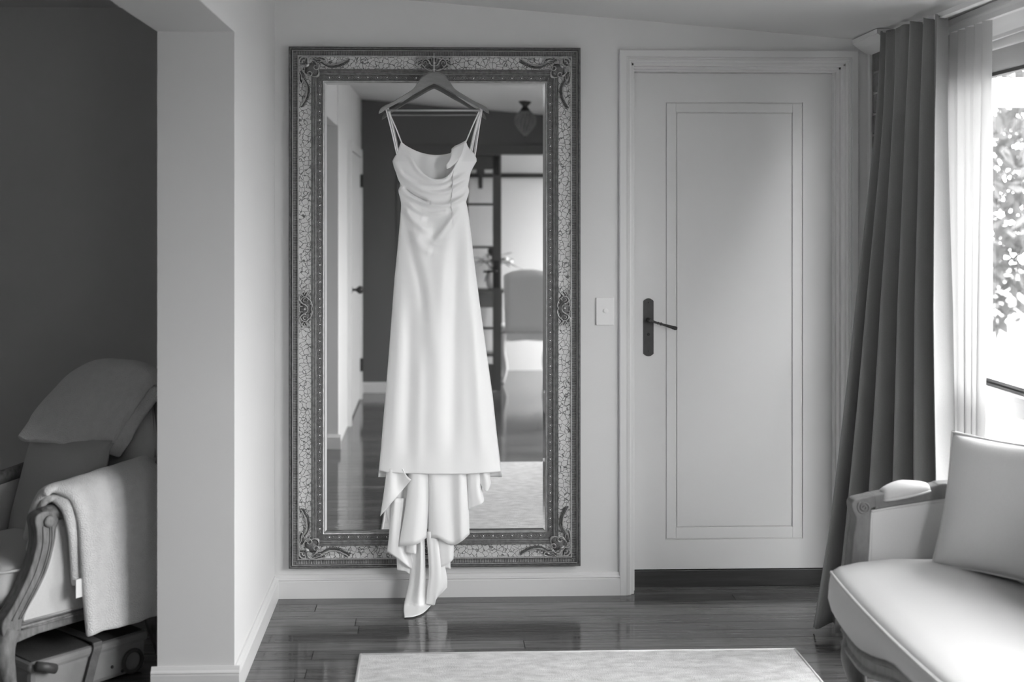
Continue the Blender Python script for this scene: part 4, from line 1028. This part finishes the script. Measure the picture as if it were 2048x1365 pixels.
# back: padded panel in an arched wooden frame
def ztop(b): q = (b - .31) / .31; return .995 - .30 * abs(q) ** 3.2
def aback(z): return .50 + .13 * (z - .40) / .6
A_, B_ = [], []
for j in range(21):
    t = j / 20; ra, rb_ = [], []
    for i in range(25):
        b = .03 + (.56) * i / 24; z = .27 + (ztop(b) - .03 - .27) * t; e_ = (max(0, 1 - abs(2 * i / 24 - 1) ** 5) * max(0, 1 - abs(2 * t - 1) ** 6)) ** .4
        ra.append((aback(z) - .045 * e_, b, z)); rb_.append((aback(z) + .045, b, z))
    A_.append(ra); B_.append(rb_)
MB().grid(A_, flip=True).grid(B_).build('back_panel', 'armchair_linen', AC, local=True, smooth=True)
fr_ = [(aback(.3) + .015, .022, .27), (aback(.5) + .015, .018, .50)] + [(aback(ztop(b)) + .015, b, ztop(b)) for b in np.linspace(.012, .608, 25)] + [(aback(.5) + .015, .602, .50), (aback(.3) + .015, .598, .27)]
bf_ = MB().tube(catmull(fr_, 3), .024, 12).build('back_frame', 'armchair_wood', AC, local=True, smooth=True)
MB().tube([(p[0] - .026, p[1], p[2]) for p in catmull([(q_[0], .31 + (q_[1] - .31) * .93, q_[2] - .012) for q_ in fr_[2:-2]], 3)], .004, 6).build('piping', 'armchair_linen', bf_, local=True, smooth=True)
RT = ROOT['armchair']
def loc2w(p): return tuple(RT @ Vector(p))
uv = RT.to_3x3()
# cushion on the armchair
pillow('back_pillow', 'grey cotton pillow propped in the shadowed armchair', 'cushion_grey', loc2w((.375, .345, .585)), uv @ Vector((.06, -1, .03)), uv @ Vector((.30, -.04, .95)), .47, .40, .07, pinch=.05)
# fleece blankets
def drape(path, spans, thick, name, parent, mt='fleece', jit=.006, nb=26, seed=2):
    rng = np.random.RandomState(seed); Pp = catmull([np.array(p) for p in path], 6); n = len(Pp)
    s0 = np.interp(np.linspace(0, 1, n), np.linspace(0, 1, len(spans)), [s[0] for s in spans]); s1 = np.interp(np.linspace(0, 1, n), np.linspace(0, 1, len(spans)), [s[1] for s in spans])
    return Pp, s0, s1, n, nb
bl1 = thing('fleece_blanket', 'thick white fleece blanket folded over the arm of the armchair', 'blanket', loc2w((.36, -.03, .64)), AR)
inv1 = ROOT['fleece_blanket'].inverted()
def build_sheet(G_, name, parent, inv, thick, mt='fleece'):
    o = MB().grid(G_).build(name, mt, parent, local=True, smooth=True, solid=thick, off=0., sub=1)
    o.data.transform(inv @ RT); return o
def arm_sheet(path, a0, a1, seed, slope=.17):
    rng = np.random.RandomState(seed); Pp = catmull([np.array(p) for p in path], 6); n = len(Pp); G_ = []
    for j, p in enumerate(Pp):
        t = j / (n - 1); r_ = []
        l0, l1 = a0(t), a1(t)
        for i in range(23):
            u = i / 22; a = l0 + (l1 - l0) * u
            wv = .006 * math.sin(a * 34 + t * 3 + seed) * min(1, t * 1.5) + .004 * math.sin(a * 71 + t * 6)
            ed = min(u, 1 - u); rd = .012 * max(0, 1 - ed / .06)
            r_.append((a, p[0] + wv + (rd if p[0] < .01 else -rd * .3), p[1] + (a - .12) * slope * (1 - t) ** 1.2 * (1 if t < .8 else .6) - rd * .5))
        G_.append(r_)
    return G_
outer_path = [(.135, .50), (.10, .60), (.055, .660), (.015, .668), (-.022, .645), (-.042, .58), (-.048, .48), (-.052, .38), (-.056, .28), (-.060, .195)]
build_sheet(arm_sheet(outer_path, lambda t: interp(t, [0, .3, .45, .6, 1], [.12, .13, .195, .215, .235]), lambda t: interp(t, [0, .4, 1], [.54, .545, .575]), 1), 'blanket_fold', bl1, inv1, .030)
under_path = [(.13, .46), (.09, .57), (.05, .630), (.015, .640), (-.012, .615), (-.024, .55), (-.027, .47), (-.029, .36)]
build_sheet(arm_sheet(under_path, lambda t: interp(t, [0, .3, .6, 1], [.125, .135, .175, .205]), lambda t: .50, 2), 'blanket_fold', bl1, inv1, .022)
tg_ = MB().box(.200, .235, -.052, -.050, .325, .385).build('care_tag', 'tag_white', bl1, local=True); tg_.data.transform(inv1 @ RT)
bl2 = thing('fleece_throw', 'white fleece throw draped over the back of the armchair', 'blanket', loc2w((.60, .33, 1.02)), AR)
inv2 = ROOT['fleece_throw'].inverted()
def back_sheet(dz, th, b0, b1, zf, seed, off=0.):
    path = [(.655 + off, .70), (.675 + off, .85), (.675 + off, .94), (.655, .990 + dz), (.615, 1.005 + dz), (.565, .992 + dz), (.500 - off, .935), (.435 - off, .87), (.385 - off, .81), (.345 - off, zf)]
    Pp = catmull([np.array(p) for p in path], 6); n = len(Pp); G_ = []
    for j, p in enumerate(Pp):
        t = j / (n - 1); r_ = []; l0, l1 = b0(t), b1(t); q_ = max(0, (t - .5) / .5)
        for i in range(25):
            u = i / 24; b = l0 + (l1 - l0) * u; fall_ = .10 * abs((b - .31) / .31) ** 3 * (1 - q_)
            r_.append((p[0] + .006 * math.sin(b * 22 + t * 4 + seed) + max(0, .50 - b) * .42 * q_, b, p[1] - fall_ - .05 * (1 - u) * q_ + .007 * math.sin(b * 19 + seed) * (t > .85)))
        G_.append(r_)
    return G_
build_sheet(back_sheet(.016, .03, lambda t: interp(t, [0, .45, 1], [.08, .05, .19]), lambda t: interp(t, [0, .45, 1], [.58, .585, .53]), .765, 1, .014), 'throw_layer', bl2, inv2, .030)
build_sheet(back_sheet(-.012, .03, lambda t: interp(t, [0, .45, 1], [.05, .02, .15]), lambda t: interp(t, [0, .45, 1], [.57, .575, .50]), .765, 3, -.008), 'throw_layer', bl2, inv2, .024)
# woven travel case under the armchair
cs = thing('travel_case', 'dark ribbed travel case with pale rim and leather strap under the armchair', 'case', loc2w((.30, .27, 0)), AR)
inv3 = ROOT['travel_case'].inverted()
def cbuild(mb, *a, **k):
    o = mb.build(*a, local=True, **k); o.data.transform(inv3 @ RT); return o
c0, c1, d0, d1 = .062, .495, -.012, .42
cbuild(MB().box(c0, c1, d0, d1, .005, .118), 'body', 'case_cloth', cs, bevel=.018)
lid = cbuild(MB().box(c0 - .006, c1 + .006, d0 - .006, d1 + .006, .106, .140), 'lid_rim', 'case_cloth', cs, bevel=.012)
rbm = MB()
for i in range(70):
    a = c0 + .012 + (c1 - c0 - .024) * i / 69; rbm.tube([(a, d0 + .012, .141), (a, d0 + .2, .146), (a, d1 - .012, .141)], .0036, 5)
wv_ = cbuild(rbm, 'ribbed_lid', 'basket_weave', lid, smooth=True); wv_['kind'] = 'stuff'
st = catmull([(.30, d1, .15), (.30, d0 + .05, .152), (.30, d0 - .008, .142), (.285, d0 - .012, .10), (.262, d0 - .014, .03), (.258, d0 - .012, .01)], 6)
cbuild(MB().grid([[(p[0] - .016, p[1], p[2]), (p[0] + .016, p[1], p[2])] for p in st]), 'strap', 'leather', cs, solid=.005)
cbuild(MB().box(.282, .318, d0 - .006, d0 + .012, .144, .152), 'buckle', 'black_iron', cs, bevel=.002)
cbuild(MB().tube([(.435 + .036 * math.cos(a), d0 - .010, .052 + .036 * math.sin(a)) for a in [2 * math.pi * i / 20 for i in range(20)]], .007, 8, closed=True), 'ring_handle', 'leather_dark', cs, smooth=True)
cbuild(MB().tube([(.07, d0 - .022, .135), (.10, d0 - .026, .125), (.135, d0 - .022, .11)], .016, 12), 'rolled_grip', 'leather_dark', cs, smooth=True)
for q_ in (.36, .40): cbuild(MB().ball((q_, d0 - .001, .05 - (q_ - .36) * .6), .006, 8), 'stud', 'black_iron', cs, smooth=True)

# ------------------------------------------------------------------ pendant lamp (seen in the mirror)
pk = 1.90; pX = (1050 - 870) / 487 * pk; pY = -(pk - 1) * D
def pz(y): return H + (430 - y) * pk / 487
lampo = thing('pendant_lamp', 'small cut-glass ceiling lamp with pointed bowl, seen in the mirror', 'lamp', (pX, pY, pz(276)))
zc = ceil_z(pX, pY)
MB().lathe([(.05, zc), (.05, pz(205)), (.042, pz(207)), (.022, pz(212)), (.02, pz(215))], (pX, pY, 0), 20).build('ceiling_cap', 'brass_dark', lampo, smooth=True, angle=40)
MB().lathe([(.020, pz(214)), (.034, pz(218)), (.038, pz(222)), (.03, pz(223))], (pX, pY, 0), 20).build('collar', 'brass_dark', lampo, smooth=True, angle=40)
pr = [(.036, 222), (.062, 229), (.080, 237), (.084, 243), (.078, 250), (.058, 258), (.034, 265), (.014, 270), (.006, 273)]
gl = MB()
nn_ = 16
for (r0, y0_), (r1, y1_) in zip(pr[:-1], pr[1:]):
    pass
gl.lathe([(r * 1.0, pz(y)) for r, y in pr], (pX, pY, 0), nn_)
bowl = gl.build('glass_bowl', 'lamp_glass', lampo)
for i in range(nn_):
    a = 2 * math.pi * i / nn_; MB().tube([(pX + r * 1.01 * math.cos(a + (y - 222) * .012), pY + r * 1.01 * math.sin(a + (y - 222) * .012), pz(y)) for r, y in pr], .0028, 5).build('facet_rib', 'cut_glass_rib', bowl, smooth=True)
MB().ball((pX, pY, pz(274)), .010, 10, (1, 1, 1.6)).build('finial', 'brass_dark', lampo, smooth=True)

# ------------------------------------------------------------------ dining room furniture (seen in the mirror)
def dining_chair(x, y, rz, label, group=None):
    t = thing('dining_chair', label, 'chair', (x, y, 0), rz, group)
    A_, B_ = [], []
    for j in range(17):
        v = j / 16; ra, rb_ = [], []
        for i in range(17):
            u = -1 + i / 8; hw = .205 + .02 * v; zt = 1.06 - .055 * abs(u) ** 2.5; z = .47 + (zt - .47) * v
            e_ = (max(0, 1 - abs(u) ** 6) * max(0, 1 - abs(2 * v - 1) ** 8)) ** .35
            ra.append((u * hw, .18 + .07 * v + .022 * e_, z)); rb_.append((u * hw, .15 + .07 * v - .025 * e_, z))
        A_.append(ra); B_.append(rb_)
    MB().grid(A_, flip=True).grid(B_).grid([[A_[j][0], B_[j][0]] for j in range(17)]).grid([[B_[j][16], A_[j][16]] for j in range(17)]).grid([[B_[16][i], A_[16][i]] for i in range(17)]).build('backrest', 'chair_linen', t, local=True, smooth=True, angle=60)
    MB().prism([(-.235, .40), (-.15, .385), (0, .40), (.15, .385), (.235, .40), (.235, .465), (-.235, .465)], 'Y', .15, .19).build('seat_rail', 'chair_white', t, local=True, bevel=.005)
    MB().prism([(-.235, .40), (-.15, .385), (0, .40), (.15, .385), (.235, .40), (.235, .465), (-.235, .465)], 'Y', -.26, -.22).build('seat_rail', 'chair_white', t, local=True, bevel=.005)
    for s_ in (-1, 1): MB().box(s_ * .235, s_ * .195, -.26, .19, .40, .465).build('side_rail', 'chair_white', t, local=True, bevel=.005)
    MB().box(-.23, .23, -.25, .17, .465, .52).build('seat', 'chair_linen', t, local=True, bevel=.02)
    for sx in (-1, 1):
        MB().tube(catmull([(sx * .215, .17, .46), (sx * .225, .185, .30), (sx * .20, .20, .14), (sx * .235, .235, 0)], 6), list(np.interp(np.linspace(0, 1, 19), [0, .4, 1], [.027, .022, .016])), 10).build('leg', 'chair_white', t, local=True, smooth=True)
        MB().tube(catmull([(sx * .21, -.24, .44), (sx * .235, -.265, .34), (sx * .20, -.235, .16), (sx * .215, -.25, .03), (sx * .225, -.262, 0)], 6), list(np.interp(np.linspace(0, 1, 25), [0, .3, .75, 1], [.03, .034, .017, .02])), 10).build('leg', 'chair_white', t, local=True, smooth=True)
    return t
dining_chair(.86, -6.80, 0, 'high-backed linen dining chair with pale cabriole legs, seen in the mirror')
tb = thing('console_table', 'dark timber console table against the dining wall, seen in the mirror', 'table', (.35, -7.32, 0))
MB().box(-.55, .70, YF + .06, -7.18, .80, .835).build('table_top', 'table_wood', tb, bevel=.006)
MB().box(-.5, .66, YF + .08, -7.20, .66, .80).build('apron', 'table_wood', tb)
MB().box(-.5, .66, YF + .08, -7.20, .18, .205).build('lower_shelf', 'table_wood', tb)
for xx in (-.5, .61):
    for yy in (YF + .08, -7.25): MB().box(xx, xx + .05, yy, yy + .05, 0, .66).build('leg', 'table_wood', tb, bevel=.005)
VX, VY, VZ = .57, -7.34, .835
vs = thing('flower_vase', 'white vase of leafy flowers on the console table, seen in the mirror', 'vase', (VX, VY, VZ))
MB().lathe([(.04, VZ), (.062, VZ + .04), (.066, VZ + .09), (.045, VZ + .15), (.032, VZ + .175), (.038, VZ + .19)], (VX, VY, 0), 24).build('vessel', 'ceramic', vs, smooth=True)
rs = random.Random(3)
for i in range(26):
    a = rs.random() * 6.28; sp_ = .05 + rs.random() * .20; hh = 1.0 + rs.random() * .20
    tip = Vector((VX + sp_ * math.cos(a), VY + sp_ * math.sin(a) * .5, hh)); b0_ = Vector((VX, VY, VZ + .18)); mid = b0_.lerp(tip, .55) + Vector((0, 0, .05))
    stem = MB().tube(catmull([b0_, mid, tip], 4), .003, 5).build('stem', 'leaf', vs, smooth=True)
    dr = (tip - mid).normalized(); sd = dr.cross(Vector((0, 0, 1))).normalized(); ll = .06 + rs.random() * .05
    if i % 5 == 0:
        MB().ball(tuple(tip), .03, 10, (1, 1, .8)).build('blossom', 'ceramic', stem, smooth=True)
    else:
        MB().grid([[tuple(tip + dr * (ll * f_) + sd * w_ + Vector((0, 0, -.02 * f_ * f_))) for w_ in (-wd_, 0, wd_)] for f_, wd_ in ((-.3, .003), (.1, .022), (.5, .028), (.85, .014), (1, .002))]).build('leaf', 'leaf', stem, smooth=True)

# ------------------------------------------------------------------ garden outside the window
def tree(x, y, hgt, r, label, seed, nleaf=1500):
    rg_ = np.random.RandomState(seed)
    t = thing('garden_tree', label, 'tree', (x, y, -.35), 0, 'trees outside the window')
    pts = catmull([(x, y, -.35), (x + .06, y, hgt * .3), (x - .05, y + .05, hgt * .6), (x + .02, y, hgt * .9)], 5)
    MB().tube(pts, list(np.linspace(.14, .03, len(pts))), 10).build('trunk', 'bark', t, smooth=True)
    fm = MB()
    for i in range(nleaf):
        d_ = rg_.normal(size=3); d_ /= np.linalg.norm(d_); q_ = rg_.uniform(.45, 1) ** .5
        c = np.array([x, y, hgt * .52]) + d_ * q_ * np.array([r, r, hgt * .48]); u_ = rg_.normal(size=3); u_ /= np.linalg.norm(u_); v_ = np.cross(u_, rg_.normal(size=3)); v_ /= np.linalg.norm(v_)
        s1 = rg_.uniform(.06, .12); s2 = s1 * .45
        fm.add([c - u_ * s1, c - v_ * s2, c + u_ * s1, c + v_ * s2], [(0, 1, 2, 3)])
    o = fm.build('foliage', 'evergreen', t); o['kind'] = 'stuff'
for i, (x, y, h_, r_, lb) in enumerate((
        (5.4, 8.0, 4.6, 1.5, 'leafy tree nearest the house, pale through the window glass'),
        (9.4, 9.0, 5.6, 1.9, 'broad bright tree farther along the garden, outside the window'),
        (6.6, 12.8, 6.5, 2.2, 'tall tree at the back of the garden, seen past the sheer curtain'))):
    tree(x, y, h_, r_, lb, 11 + i, 5200)
bmx = thing('pergola_beam', 'white painted pergola beam on a post outside the window', 'pergola', (3.2, 3.9, -.35))
MB().box(2.6, 8.0, 3.85, 3.98, 2.36, 2.56).build('beam', 'white_frame', bmx, bevel=.01)
MB().box(7.4, 7.52, 3.85, 3.97, -.35, 2.36).build('post', 'white_frame', bmx, bevel=.01)
MB().box(2.62, 2.74, 3.85, 3.97, -.35, 2.36).build('post', 'white_frame', bmx, bevel=.01)
gt = thing('garden_table', 'small white garden table outside the window', 'table', (3.95, 4.6, -.35))
MB().prism([(3.55, 4.2), (4.30, 4.2), (4.38, 5.0), (3.55, 5.0)], 'Z', .40, .50).build('table_top', 'table_white', gt, bevel=.008)
for xx, yy in ((3.6, 4.3), (4.2, 4.3), (3.6, 4.9), (4.2, 4.9)): MB().tube([(xx, yy, .40), (xx, yy, -.35)], .03, 10).build('leg', 'table_white', gt, smooth=True)
